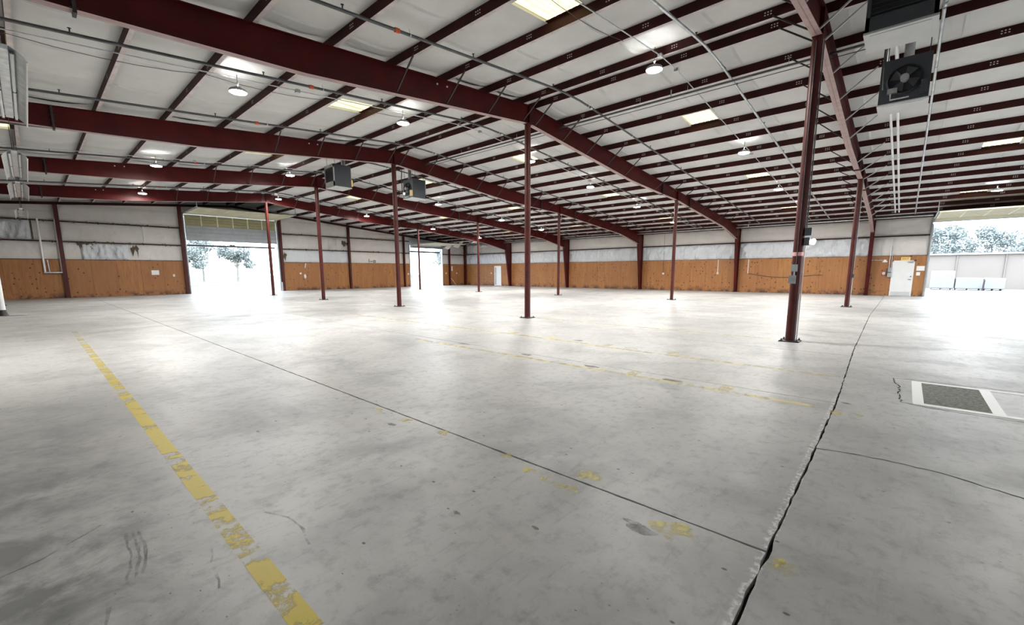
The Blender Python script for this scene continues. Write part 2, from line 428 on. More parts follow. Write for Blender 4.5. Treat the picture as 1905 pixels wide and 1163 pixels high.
for (x, y, r) in ((-8.68, 1.97, .06), (-8.65, 1.41, .06), (-8.67, 2.53, .04), (-8.71, .27, .05), (-8.73, -.13, .05), (-8.47, -.1, .09), (-8.65, -1.13, .02), (-8.75, -.91, .12), (-8.71, -1.53, .1), (-5.39, -1.44, .13), (-8.72, .02, .09), (-8.64, -1.42, .03), (-8.62, .6, .05)):
    n = 12
    vs = [(x + r*(.6+.5*random.random())*math.cos(2*PI*k/n), y + 1.5*r*(.6+.5*random.random())*math.sin(2*PI*k/n), .001) for k in range(n)]
    tr.add(vs, [tuple(range(n))])
t_ = tr.build('yellow_paint_traces', M['trace'], base, fix=False); t_['kind'] = 'stuff'
sp = MB()
for (x, y, r) in ((-8.85, 1.99, .05), (-8.79, 3.33, .05), (-8.87, -.73, .09), (-8.83, -.66, .05), (-9.32, .62, .02), (-9.49, .24, .03), (-9.28, -.25, .025), (-9.84, 2.81, .03), (-5.06, 3.38, .12), (-5.14, 1.92, .12), (-5.18, .56, .12), (-3.19, 5.05, .14), (-3.0, 3.6, .14), (-3.15, 2.2, .13), (-5.0, 5.2, .14), (-4.9, -1.4, .05)):
    n = 12
    sp.add([(x + .6*r*(.6+.5*random.random())*math.cos(2*PI*k/n), y + 1.3*r*(.6+.5*random.random())*math.sin(2*PI*k/n), .0011) for k in range(n)], [tuple(range(n))])
t_ = sp.build('chipped_spots', M['scuff'], base, fix=False); t_['kind'] = 'stuff'

# ------------------------------------------------------------------ ceiling: deck, insulation, purlins, skylights
SKG = {2: 1, 7: 1, 12: 1}                            # gaps between purlins that carry a skylight
def zdeck(x): return ztop(x) + PD + .05
deck = MB()
cells = []                                           # (side, gap, bay, x0, x1)
for sd in (1, -1):
    edges = [0] + PX + [24.62]
    for g in range(len(edges)-1):
        x0, x1 = sd*edges[g], sd*edges[g+1]
        for bi, (ya, yb) in enumerate(BAYS):
            sk = (g-1) in SKG
            ym = (ya+yb)/2
            segs = [(ya, ym-.46), (ym+.46, yb)] if sk else [(ya, yb)]
            for (a, b) in segs:
                if b == YE: b = YE + .24
                if a == YN: a = YN - .2
                deck.add([(x0, a, zdeck(x0)), (x1, a, zdeck(x1)), (x1, b, zdeck(x1)), (x0, b, zdeck(x0))], [(0,1,2,3)])
            cells.append((sd, g, bi, edges[g], edges[g+1], sk))
ceil = deck.build('ceiling', M['lightgrey'], fix=False); tag(ceil, kind='structure')

def insul_mesh(w, ln, sd, seed, ends=(0, 0), seams=True):
    """quilted vinyl blanket sagging between two purlins; local x runs down the slope from the ridge side"""
    rg = random.Random(seed); ph = [rg.random()*6.3 for _ in range(4)]
    SAG = .075
    def h(u, v):
        s = (1-(2*u-1)**2)
        e = 1.0
        if ends[0]: e = min(e, v*ln/.18)
        if ends[1]: e = min(e, (1-v)*ln/.18)
        e = max(0, min(1, e))
        wv = .012*math.sin(v*ln*2.1+ph[0]) + .008*math.sin(v*ln*5.3+ph[1]+3*u)
        d = (SAG*s**.75 + wv*s)*e
        return d
    def P(u, v): return (sd*u*w, v*ln, -u*w*SL - d_(u, v))
    def d_(u, v): return h(u, v)
    mb = MB().grid(P, 8, max(3, int(ln*2.6)), 0, True)
    if seams:
        y = 1.8
        while y < ln - .2:
            v = y/ln
            mb.grid(lambda u, t: (sd*(.06+.88*u)*w, y + .05*t - .01, -(.06+.88*u)*w*SL - h(.06+.88*u, v) - (.035*t*(1-abs(2*u-1)**3))), 8, 1, 0, False)
            y += 1.8
    for e, k in ((0, ends[0]), (1, ends[1])):
        if k:   # turned-up edge around a skylight opening
            y = 0 if e == 0 else ln
            mb.grid(lambda u, t: (sd*u*w, y, -u*w*SL + .05*t), 8, 1, 0, False)
    return mb.mesh('insulation_panel', M['vinyl'], fix=False)
icache = {}
def insul(sd, x0, x1, ya, yb, ends):
    w = x1-x0; ln = yb-ya; var = random.randrange(3)
    key = (sd, round(w, 2), round(ln, 2), ends, var)
    if key not in icache: icache[key] = insul_mesh(w, ln, sd, hash(key) % 1000, ends)
    put('insulation_panel', icache[key], ceil, (sd*x0, ya, ztop(x0)+PD-.012))
def sky_mesh(sd, w, ln):
    mb = MB()
    def P(u, v):
        t = (v*7) % 1.0; rib = .028 if (.36 < t < .64) else 0
        return (sd*u*w, v*ln, -u*w*SL + rib)
    vs = sorted({0, 1} | {(k+q)/7 for k in range(7) for q in (.30, .40, .60, .70)})
    n = len(vs); V = []; Fc = []
    for u in (0, 1):
        for v in vs: V.append(P(u, v))
    for j in range(n-1): Fc.append((j, j+1, n+j+1, n+j))
    mb.add(V, Fc)
    return mb.mesh('skylight_panel', M['skylight'], fix=False)
skm = {1: sky_mesh(1, 1.56, .94), -1: sky_mesh(-1, 1.56, .94)}
for (sd, g, bi, x0, x1, sk) in cells:
    ya, yb = BAYS[bi]
    if g == 0 or x1 - x0 < .2: 
        if g == 0 and sd == -1: continue
    if g == 0:
        # flat strip across the ridge
        pass
    ym = (ya+yb)/2
    if g == 0:
        for s2 in (1, -1): insul(s2, 0.0, .30, ya, yb, (0, 0)) if False else None
        mb = MB().grid(lambda u, v: ((u-.5)*.6, ya+(yb-ya)*v, ztop(.3)+PD-.012-.02*(1-(2*u-1)**2)), 4, 8)
        mb.build('insulation_panel', M['vinyl'], ceil, fix=False)
    elif sk:
        insul(sd, x0, x1, ya, ym-.46, (0, 1)); insul(sd, x0, x1, ym+.46, yb, (1, 0))
        put('skylight_panel', skm[sd], ceil, (sd*(x0-.02), ym-.47, zdeck(x0)))
    else:
        insul(sd, x0, x1, ya, yb, (0, 0))
def purlin_mesh(ln, sd):
    # Z section: web, top and bottom flange with lip, bolts at the laps
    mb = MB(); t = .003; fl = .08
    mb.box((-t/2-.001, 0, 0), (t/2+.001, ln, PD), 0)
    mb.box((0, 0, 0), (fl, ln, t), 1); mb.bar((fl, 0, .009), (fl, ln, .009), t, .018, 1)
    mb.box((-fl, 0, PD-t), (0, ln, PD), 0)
    for y in (.87, 2.83, 4.77, ln-.87):
        for i in (-1, 0, 1):
            for z in (.085, .135):
                for xx in (-.0035, .0035):
                    a = .013; c = (xx, y+i*.055, z)
                    mb.add([(c[0], c[1]-a, c[2]-a*.8), (c[0], c[1]+a, c[2]-a*.8), (c[0], c[1]+a, c[2]+a*.8), (c[0], c[1]-a, c[2]+a*.8)], [(0,1,2,3)], 2)
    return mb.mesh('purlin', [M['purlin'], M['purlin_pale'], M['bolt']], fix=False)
pcache = {}
for sd in (1, -1):
    for x in PX:
        for (ya, yb) in BAYS:
            k = round(yb-ya, 2)
            if k not in pcache: pcache[k] = purlin_mesh(yb-ya, 1)
            put('purlin', pcache[k], ceil, (sd*x, ya, ztop(x)))

# ------------------------------------------------------------------ rafters
def depth(x):
    a = abs(x)
    pts = [(0, .545), (7, .66), (10.3, .55), (12.24, .46), (13.96, .50), (20.2, .585), (21.6, .72), (23.6, .95)]
    for (x0, d0), (x1, d1) in zip(pts[:-1], pts[1:]):
        if a <= x1: return d0 + (d1-d0)*(a-x0)/(x1-x0)
    return pts[-1][1]
RX = [-23.6, -21.6, -20.2, -13.96, -12.24, -10.3, -7, 0, 7, 10.3, 12.24, 13.96, 20.2, 21.6, 23.6]
BR = [-4.87, -3.35, -1.82, -.30, .30, 1.82, 3.35, 4.87, 6.40, 9.44, 10.97, 12.49, 14.02, 15.54, 17.06, 18.59, 20.11]
def rafter(y, label):
    r = empty('steel_rafter', (0, y, 0), label, 'roof beam', 'roof beams across the hall')
    for o in []: pass
    top = [(x, ztop(x)) for x in RX]; bot = [(x, ztop(x)-depth(x)) for x in RX]
    MB().prism(bot + top[::-1], 'y', -.004, .004).build('web', M['red'], r) if False else None
    w = MB()
    for i in range(len(RX)-1):
        w.prism([bot[i], bot[i+1], top[i+1], top[i]], 'y', -.005, .005)
    w.build('web', M['red'], r)
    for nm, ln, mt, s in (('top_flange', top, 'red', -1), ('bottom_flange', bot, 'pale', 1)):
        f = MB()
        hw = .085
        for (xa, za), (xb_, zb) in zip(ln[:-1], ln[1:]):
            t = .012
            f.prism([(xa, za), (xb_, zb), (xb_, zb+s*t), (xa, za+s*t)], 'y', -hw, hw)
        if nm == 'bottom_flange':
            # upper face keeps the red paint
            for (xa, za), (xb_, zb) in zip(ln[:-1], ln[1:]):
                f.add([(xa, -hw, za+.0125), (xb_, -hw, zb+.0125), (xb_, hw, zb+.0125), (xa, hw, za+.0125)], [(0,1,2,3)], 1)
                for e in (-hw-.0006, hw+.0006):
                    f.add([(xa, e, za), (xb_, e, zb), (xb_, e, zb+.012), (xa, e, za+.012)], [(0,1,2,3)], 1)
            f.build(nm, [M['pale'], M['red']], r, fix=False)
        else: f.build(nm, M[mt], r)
    for x in (-13.96, -10.3, 10.3, 13.96):
        z0, z1 = ztop(x)-depth(x)-.05, ztop(x)-.01
        p = MB().box((x-.022, -.095, z0), (x+.022, .095, z1))
        for sy in (-1, 1):
            for k in range(4): p.tube([(x-.05, sy*.055, z0+.08+k*(z1-z0-.16)/3), (x+.05, sy*.055, z0+.08+k*(z1-z0-.16)/3)], .012, 6)
        p.build('splice_plate', M['dark'], r)
    for x in (-.0, -12.24, 12.24):
        for sy in (-1, 1):
            MB().box((x-.006, sy*.006, ztop(x)-depth(x)+.012), (x+.006, sy*.083, ztop(x)-.012)).build('stiffener', M['red'], r)
    for x in BR:
        for sy in (-1, 1):
            if y == 4*BAY and False: continue
            MB().bar((x, sy*.06, ztop(x)-depth(x)+.05), (x, sy*.78, ztop(x)+.03), .03, .03).build('flange_brace', M['lightgrey' if (sy < 0 and y == 0) else 'dark'], r)
    for x in (-3.62, -3.30) if y < 20 else (-8.3, -8.0):
        MB().tube([(x, -.006, ztop(x)-.13), (x, -.03, ztop(x)-.13)], .022, 8).build('washer', M['bolt'], r)  # washers coloured white for the light glinting off them
    for i, x in enumerate((-22, -19, -16, -13, -10, -6, -3, 3)):
        pass
    return r
for i, y in enumerate(FR):
    rafter(y, ['tapered red steel roof beam over the nearest column, pale with glare underneath',
               'big red steel roof beam crossing the upper left, second from the camera',
               'red steel roof beam third from the camera, behind the big one',
               'red steel roof beam fourth from the camera, passing behind the grey heater',
               'red steel roof beam fifth from the camera, closest to the far end wall'][i])

# ------------------------------------------------------------------ columns
def pipe_column(x, y, label, mat='red_col', r=.098, tilt=0):
    zt = ztop(x) - depth(x)
    o = empty('steel_column', (x, y, 0), label, 'column', 'round steel columns')
    MB().tube([(0, 0, .02), (0, 0, zt-.02)], r, 16).build('shaft', M[mat], o)
    b = MB().box((-.19, -.19, 0), (.19, .19, .02)); b.build('base_plate', M['dark'], o)
    for sx in (-1, 1):
        for sy in (-1, 1):
            MB().tube([(sx*.145, sy*.145, .02), (sx*.145, sy*.145, .065)], .014, 6).tube([(sx*.145, sy*.145, .02), (sx*.145, sy*.145, .038)], .026, 6).build('anchor_bolt', M['pipe'], o)
    MB().box((-.12, -.09, zt-.02), (.12, .09, zt)).build('cap_plate', M['red'], o)
    return o
col_l = ['nearest red steel column, with conduit and grey electrical boxes',
         'red round steel column under the ridge, second nearest to the camera',
         'red round steel column under the ridge, third nearest, by the fan heater',
         'slim red steel column under the ridge, fourth nearest, left of the louvred heater',
         'slim red steel column standing in front of the far left open doorway']
col_m = ['dark scuffed steel column with side conduit, near the white exit door',
         'slim dark red column between the two right-hand roof beams, before the plywood wall',
         'slim dark red column of the second row, left of the long plywood side wall',
         'slim dark red column in front of the white far side door',
         'thinnest far column standing before the far right open doorway']
ridge_cols = [pipe_column(0, y, col_l[i]) for i, y in enumerate(FR)]
mid_cols = [pipe_column(12.236, y, col_m[i], 'red_col', .085) for i, y in enumerate(FR)]
lc = [pipe_column(-12.236, y, l, 'red_col', .085) for y, l in ((22.86, 'red steel column beside the white sleeved pipe at the left edge'), (30.48, 'red steel column near the end wall, behind the white sleeved pipe'))]
# what is strapped to the nearest column
c0 = ridge_cols[0]
MB().tube([(-.106, .0, 1.62), (-.106, .0, 6.1)], .009, 8).build('conduit', M['pipe'], c0)
MB().tube([(-.108, .02, 1.40), (-.108, .02, 1.56)], .014, 8).build('conduit', M['galv'], c0)
MB().tube([(-.02, -.118, 2.3), (-.02, -.118, 6.1)], .012, 8).build('conduit', M['pipe'], c0)
MB().tube([(.055, -.112, .03), (.055, -.112, 2.1)], .012, 8).build('white_conduit', M['pvc'], c0)
MB().box((-.16, -.03, 1.53), (-.095, .08, 1.68)).box((-.167, -.02, 1.545), (-.16, .07, 1.665)).build('electrical_box', M['greybox'], c0)
MB().box((-.16, -.02, 1.27), (-.095, .11, 1.45)).box((-.167, -.01, 1.29), (-.16, .10, 1.43)).tube([(-.17, .045, 1.36), (-.18, .045, 1.36)], .02, 8).build('electrical_box', M['greybox'], c0)
MB().box((-.09, -.22, 2.28), (.02, -.10, 2.44)).build('electrical_box', M['charcoal'], c0)
MB().box((-.09, -.20, 2.08), (.02, -.10, 2.24)).build('electrical_box', M['charcoal'], c0)
MB().tube([(-.03, -.20, 2.16), (-.05, -.25, 2.15), (-.06, -.27, 2.145)], .05, 12, rads=[.03, .06, .062]).build('emergency_lamp_head', M['ledsmall'], c0)
MB().tube([(0, 0, 1.86), (0, 0, 1.94)], .1, 16).build('pink_tape_band', M['warning'], c0)
c1 = mid_cols[0]
MB().tube([(.0, -.1, 1.3), (.0, -.1, 5.2)], .012, 8).build('conduit', M['pipe'], c1)
MB().tube([(.07, -.1, .05), (.07, -.1, 5.2)], .012, 8).build('conduit', M['pvc'], c1)
MB().box((-.05, -.15, 1.25), (.05, -.085, 1.4)).build('electrical_box', M['charcoal'], c1)
for c in mid_cols[1:3]:
    MB().tube([(.09, -.06, 4.7), (.16, -.10, 5.2)], .012, 6).build('conduit', M['galv'], c)
sl = empty('sleeved_pipe', (-11.97, 22.86, 0), 'dirty white sleeved pipe standing at the left edge of the hall', 'pipe')
MB().tube([(0, 0, .02), (0, 0, 5.0)], .085, 14).build('sleeve', M['white'], sl)
MB().tube([(0, 0, 0), (0, 0, .05), (0, 0, .22)], .1, 14, rads=[.16, .13, .09]).build('dark_foot', M['dark'], sl)
MB().grid(lambda u, v: (.1+.5*u, -.2+.3*v+.05*math.sin(5*u), .012+.02*abs(math.sin(7*u+3*v))*(1-abs(2*u-1))), 8, 4).build('torn_flap', M['white'], sl, fix=False)

def wall_column(y, label):
    o = empty('wall_column', (XW-.05, y, 0), label, 'column', 'tapered columns along the plywood side wall')
    zt = 4.18; xi0, xi1 = -.28, -.88
    MB().prism([(xi0, 0), (-.02, 0), (-.02, 4.70), (-.76, 4.76), (xi1, ztop(XW-.05+xi1)-depth(23.4)), ], 'y', -.0035, .0035).build('web', M['red_col'], o)
    MB().bar((xi0, 0, 0), (xi1, 0, 4.02), .17, .016, 0, (1, 0, 0)).build('inner_flange', M['red'], o)
    MB().box((-.02, -.085, 0), (0, .085, 4.6)).build('outer_flange', M['red'], o)
    MB().box((-.42, -.12, 0), (.0, .12, .018)).build('base_plate', M['dark'], o)
    return o
for i, y in enumerate(FR):
    wall_column(y, 'tapered red steel column against the plywood side wall, %s counted from the white exit door' % ORD[i])

# ------------------------------------------------------------------ walls
def bulge_mesh(w, h, mat, seed, amp, folds):
    rg = random.Random(seed); q = [(rg.uniform(.8, 2.2), rg.uniform(1.2, 4), rg.uniform(0, 6.3), rg.uniform(-1.2, 1.2)) for _ in range(8 if folds > .05 else 5)]
    nu, nv = max(6, int(w/.07)), 10
    def P(u, v):
        e = min(1, min(u*w, (1-u)*w)/.12) * min(1, min(v, 1-v)*h/.10)
        d = .45*amp
        for a, f, p, k in q: d += folds*a*.5*(1-abs(math.sin(f*(u*w + k*v*h + .25*math.sin(3*v+p)) + p)))**6
        d += amp*.5*math.sin(PI*v)
        return (u*w, -d*e, v*h)
    return MB().grid(P, nu, nv).mesh('insulation_panel', M[mat], fix=False)

def far_wall():
    y = YE + .10
    doors = [(-3.2, 3.2, 5.85), (16.38, 20.82, 4.40)]
    w = MB()
    def ht(x): return zdeck(x) - .0
    def seg(a, b, z0):
        xs_ = [a] + ([0] if a < 0 < b else []) + [b]
        for p, q in zip(xs_[:-1], xs_[1:]): w.prism([(p, z0), (q, z0), (q, ht(q)), (p, ht(p))], 'y', y, y+.06)
    seg(XL, -3.2, 0); seg(-3.2, 3.2, 5.85); seg(3.2, 16.38, 0); seg(16.38, 20.82, 4.40); seg(20.82, XW+.1, 0)
    wall = w.build('wall_far', M['lightgrey']); tag(wall, kind='structure')
    spans = [(-24.2, -16.0), (-16.0, -9.62), (-9.62, -3.38), (3.45, 9.5), (9.5, 15.6), (15.6, 16.38), (20.82, 21.75), (21.75, 24.25)]
    sd = 0
    for (a, b) in spans:
        MB().box((a, YE+.02, 0), (b, YE+.03, 2.44)).build('backing', M['dark'], wall)
        n = max(1, round((b-a)/1.22)); ww = (b-a)/n
        for k in range(n):
            o = random.uniform(0, .012); dz = random.uniform(-.02, .02)
            MB().box((a+k*ww+.004, YE-.002-o, .01), (a+(k+1)*ww-.004, YE+.018-o, 2.41+dz)).build('plywood_panel', M['ply'], wall)
        for (z0, z1) in ((2.42, 3.50), (3.58, 4.75), (4.83, None)):
            if z1 is None: z1 = min(ztop(a), ztop(b)) - .02
            if z1 - z0 < .15: continue
            sd += 1
            me = bulge_mesh(b-a-.03, z1-z0, 'wallvinyl' if sd % 7 != 2 else 'plastic', sd, .05, .018)
            put('insulation_panel', me, wall, (a+.015, YE+.07, z0))
        for z in (3.54, 4.79):
            if z > min(ztop(a), ztop(b)) - .1: continue
            MB().box((a, YE-.06, z-.03), (b, YE-.055, z+.03)).box((a, YE-.06, z-.033), (b, YE+.09, z-.028)).build('girt', M['purlin'], wall)
        # flat strip closing the wall up to the sloping rake beam
        zl = max(4.83, min(ztop(a), ztop(b)) - .02)
        MB().prism([(a, min(zl, ztop(a)-.03)), (b, min(zl, ztop(b)-.03)), (b, ztop(b)+.18), (a, ztop(a)+.18)], 'y', YE+.05, YE+.09).build('insulation_panel', M['wallvinyl'], wall)
    for s, x0, x1 in ((-1, -24.3, 0), (1, 0, 24.3)):
        MB().prism([(x0, ztop(x0)-.16), (x1, ztop(x1)-.16), (x1, ztop(x1)), (x0, ztop(x0))], 'y', YE-.12, YE-.10).prism(
            [(x0, ztop(x0)-.165), (x1, ztop(x1)-.165), (x1, ztop(x1)-.155), (x0, ztop(x0)-.155)], 'y', YE-.2, YE-.03).build('rake_beam', M['purlin'], wall)
    return wall
WF = far_wall()
def loose_sheet(x0, x1, z0, z1, seed, mat='plastic', lab=None):
    me = bulge_mesh(x1-x0, z1-z0, mat, seed, .06, .12); put('loose_sheet', me, WF, (x0, YE+.01, z0))
loose_sheet(-8.75, -6.4, 2.44, 3.47, 301); loose_sheet(-12.6, -10.8, 3.62, 4.74, 302); loose_sheet(7.6, 8.9, 3.62, 4.7, 303, 'wallvinyl')
rg = random.Random(11)
def torn(x0, x1, z, n, up=.10, dn=.12):
    mb = MB()
    for k in range(n):
        x = rg.uniform(x0, x1); w = rg.uniform(.03, .28); a = rg.uniform(.0, up); b = rg.uniform(.02, dn); y = YE - .065 - rg.uniform(0, .02)
        mb.add([(x, y, z+a*.3), (x+w*.5, y, z+a), (x+w, y, z), (x+w*rg.uniform(.4, .8), y, z-b)], [(0, 1, 2, 3)])
    o = mb.build('torn_edge', M['tear'], WF, fix=False); o['kind'] = 'stuff'
for (x0, x1) in ((-15.5, -9.8), (-9.4, -3.6), (3.6, 9.3), (9.7, 15.4)):
    torn(x0, x1, 3.54, 26); torn(x0, x1, 4.79, 22)
torn(-8.95, -8.2, 3.42, 16, .2, .55); torn(-6.35, -6.0, 3.2, 14, .3, .7); torn(3.5, 3.8, 3.0, 10, .3, .6); torn(8.7, 9.2, 4.3, 12, .25, .5)
torn(-9.3, -3.7, 2.42, 14, .05, .05); torn(3.6, 15.4, 2.42, 20, .05, .05)
MB().box((-5.52, YE-.02, 3.62), (-5.47, YE-.012, 4.74)).build('seam_tape', M['white'], WF)
MB().box((-10.79, YE-.03, 3.6), (-10.72, YE-.02, 4.75)).build('seam_tape', M['tear'], WF)
# marks scrawled above the plywood
MB().box((11.55, YE-.03, 2.5), (11.6, YE-.02, 2.85)).box((11.72, YE-.03, 2.6), (11.95, YE-.02, 2.65)).box((12.05, YE-.03, 2.5), (12.3, YE-.02, 2.55)).box((12.05, YE-.03, 2.5), (12.1, YE-.02, 2.72)).box((12.25, YE-.03, 2.5), (12.3, YE-.02, 2.72)).box((12.05, YE-.03, 2.68), (12.3, YE-.02, 2.73)).build('scrawled_mark', M['ink'], WF)

def end_column(x, label, w=.2, z0=0):
    o = empty('end_wall_column', (x, YE-.14, 0), label, 'column', 'posts along the far end wall')
    zt = ztop(x) - .17
    MB().box((-w/2, -.1, 0), (w/2, -.088, zt)).build('inner_flange', M['red_col'], o)
    MB().box((-.005, -.09, 0), (.005, .10, zt)).build('web', M['red_col'], o)
    MB().box((-w/2, .09, 0), (w/2, .10, zt)).build('outer_flange', M['red_col'], o)
    MB().box((-.13, -.13, 0), (.13, .12, .015)).build('base_plate', M['dark'], o)
    return o
end_column(-16.0, 'dark red post on the end wall, out past the left edge')
end_column(-9.62, 'dark red post on the end wall beside the white looped pipe')
end_column(-3.36, 'dark red jamb post left of the far left open doorway')
end_column(3.40, 'dark red jamb post right of the far left open doorway')
end_column(9.5, 'dark red post in the middle of the orange plywood end wall', .18)
end_column(15.6, 'thin dark red post just left of the far right open doorway', .14)
end_column(21.75, 'thin dark red post just right of the far right open doorway', .14)
end_column(24.15, 'dark red corner post where the far wall meets the side wall', .2)

def right_wall():
    w = MB(); x = XW + .10; HT = zdeck(XW)
    for (a, b, z0) in ((YN, -7.4, 0), (-7.4, -2.62, 4.35), (-2.62, YE+.2, 0)): w.box((x, a, z0), (x+.06, b, HT))
    wall = w.build('wall_right', M['lightgrey']); tag(wall, kind='structure')
    gaps = [(-2.10, -1.09), (31.95, 33.0)]
    y = -2.60; edges = [y]
    while y < YE-.05:
        ny = min(y+1.22, YE)
        for (a, b) in gaps:
            if y < a-.05 < ny and a > y+.05: ny = a; break
            if abs(y-a) < .02: ny = b; break
        edges.append(ny); y = ny
    for a, b in zip(edges[:-1], edges[1:]):
        if any(abs(a-g[0]) < .02 and abs(b-g[1]) < .02 for g in gaps):
            MB().box((XW-.018, a, 2.14), (XW+.004, b, 2.42)).build('plywood_panel', M['ply'], wall); continue
        o = random.uniform(0, .012); dz = random.uniform(-.015, .015)
        MB().box((XW-.018-o, a+.004, .01), (XW+.004-o, b-.004, 2.42+dz)).build('plywood_panel', M['ply'], wall)
    MB().box((XW+.005, -2.6, 0), (XW+.015, YE, 2.44)).build('backing', M['dark'], wall)
    ys = [-2.6, 0] + FR[1:] + [YE]
    sd = 40
    for a, b in zip(ys[:-1], ys[1:]):
        for (z0, z1, mt) in ((2.43, 3.57, 'plastic' if a >= 0 else 'wallvinyl'), (3.64, 4.78, 'wallvinyl')):
            sd += 1
            me = bulge_mesh(b-a-.04, z1-z0, mt, sd, .05, .10 if mt == 'plastic' else .02)
            put('insulation_panel', me, wall, (XW+.07, b-.02, z0), (0, 0, -PI/2))
        MB().box((XW-.09, a, 3.575), (XW-.085, b, 3.635)).box((XW-.09, a, 3.572), (XW+.09, b, 3.577)).build('girt', M['purlin'], wall)
    MB().box((XW-.10, YN, 4.62), (XW+.06, YE, 4.64)).box((XW-.10, YN, 4.64), (XW-.09, YE, 4.80)).build('eave_strut', M['purlin'], wall)
    MB().box((XW-.03, -2.66, 0), (XW+.1, -2.60, 4.4)).build('jamb', M['greybox'], wall)
    return wall
WR = right_wall()
wl = MB().box((XL-.16, YN, 0), (XL-.1, YE+.2, zdeck(XL))).build('wall_left', M['wallvinyl']); tag(wl, kind='structure')
wn = MB()
for (a, b, z0) in ((XL, -19, 0), (-19, -13, 4.4), (-13, 4, 0), (4, 15, 4.4), (15, XW, 0)):  # both door openings are added in the unseen wall to admit daylight
    xx = [a] + ([0] if a < 0 < b else []) + [b]
    for p, q in zip(xx[:-1], xx[1:]): wn.prism([(p, z0), (q, z0), (q, zdeck(q)), (p, zdeck(p))], 'y', YN-.16, YN-.1)
wnear = wn.build('wall_near', M['wallvinyl']); tag(wnear, kind='structure')

# ------------------------------------------------------------------ overhead doors
def section(parent, cx, y, z0, z1, w, mat, nst=6):
    """one sectional-door panel standing in the XZ plane, ribbed, with stiles and hinges"""
    mb = MB(); h = z1-z0; x0 = cx-w/2
    prof = [(0, 0), (.0, .10*h), (.012, .14*h), (.012, .30*h), (0, .34*h), (0, .62*h), (.012, .66*h), (.012, .82*h), (0, .86*h), (0, h)]
    pts = [(y+a, z0+b) for a, b in prof] + [(y+.05, z1), (y+.05, z0)]
    mb.prism(pts, 'x', x0, x0+w)
    o = mb.build('door_section', M[mat], parent)
    for k in range(nst+1):
        xx = x0 + w*k/nst
        MB().box((max(x0, xx-.035), y-.018, z0+.005), (min(x0+w, xx+.035), y+.003, z1-.005)).build('stile', M['creamlight' if mat == 'cream' else mat], o)
    return o
def flat_section(parent, x0, x1, ya, yb, z, mat, nst, dz=0):
    """a section lying under the roof on the horizontal tracks"""
    mb = MB(); n = 6
    mb.prism([(ya, z), (yb, z+dz), (yb, z+dz+.045), (ya, z+.045)], 'x', x0, x1)
    o = mb.build('door_section', M[mat], parent)
    for k in range(nst+1):
        xx = x0+(x1-x0)*k/nst
        MB().bar((min(max(xx, x0+.035), x1-.035), ya+.02, z-.008), (min(max(xx, x0+.035), x1-.035), yb-.02, z+dz-.008), .07, .018).build('stile', M['creamlight'], o)
    for t in (.02, .33, .66, .98):
        MB().bar((x0, ya+(yb-ya)*t, z+dz*t-.01), (x1, ya+(yb-ya)*t, z+dz*t-.01), .045, .03).build('rib', M['creamlight'], o)
    return o
d1 = MB().box((-3.22, YE-.02, 0), (-3.12, YE+.16, 5.9)).box((3.12, YE-.02, 0), (3.22, YE+.16, 5.9)).box((-3.22, YE+.05, 5.83), (3.22, YE+.16, 5.95)).build('door_1', M['greybox']); tag(d1, kind='structure')
section(d1, 0, YE-.09, 3.92, 4.45, 6.22, 'greydoor'); section(d1, 0, YE-.09, 4.45, 5.00, 6.22, 'greydoor'); section(d1, 0, YE-.09, 5.00, 5.42, 6.22, 'cream'); section(d1, 0, YE-.09, 5.42, 5.80, 6.22, 'cream')
yy = YE-.12
for k in range(4): flat_section(d1, -3.1, 3.1, yy-.98*(k+1)+.01, yy-.98*k, 5.84+.012*(k+1), 'cream', 6, -.012)
for s in (-1, 1):
    MB().bar((s*3.15, YE-.1, .0), (s*3.15, YE-.1, 5.6), .05, .04).bar((s*3.17, YE-.1, 5.6), (s*3.17, YE-.4, 5.85), .05, .04).bar((s*3.17, YE-.4, 5.85), (s*3.17, 33.6, 5.92), .05, .06).build('track', M['galv'], d1)
    MB().bar((s*3.17, 33.7, 5.92), (s*3.17, 33.7, 6.45), .04, .04).build('track_hanger', M['galv'], d1)
MB().tube([(-3.05, YE+.3, 3.60), (3.05, YE+.3, 3.60)], .07, 8).box((-.25, YE+.25, 3.56), (.1, YE+.36, 3.72)).build('outer_rail', M['dark'], d1)
MB().box((3.23, YE-.16, .0), (3.36, YE-.09, .75)).build('guard_post', M['pvc'], d1)

d2 = MB().box((16.36, YE-.02, 0), (16.44, YE+.16, 4.4)).box((20.76, YE-.02, 0), (20.84, YE+.16, 4.4)).build('door_2', M['lightgrey']); tag(d2, kind='structure')
section(d2, 18.6, YE-.09, 4.12, 4.40, 4.3, 'lightgrey', 4)
for k in range(5): flat_section(d2, 16.5, 20.7, YE-.12-.8*(k+1)+.01, YE-.12-.8*k, 4.46, 'lightgrey', 6)
MB().tube([(16.5, YE-.3, 4.22), (20.7, YE-.3, 4.22)], .02, 8).build('torsion_bar', M['dark'], d2)
tb = MB()
for k in range(16): tb.bar((16.6+k*.25, YE-.3, 4.15), (16.72+k*.25, YE-.3, 4.29), .03, .03).bar((16.72+k*.25, YE-.3, 4.29), (16.85+k*.25, YE-.3, 4.15), .03, .03)
tb.build('lattice_bar', M['dark'], d2)
MB().tube([(16.5, YE+.3, 3.75), (20.7, YE+.3, 3.75)], .09, 8).build('outer_rail', M['dark'], d2)
for s in (16.47, 20.73): MB().bar((s, YE-.1, 0), (s, YE-.1, 4.3), .05, .04).bar((s, YE-.3, 4.5), (s, 33.6, 4.5), .04, .06).build('track', M['galv'], d2)

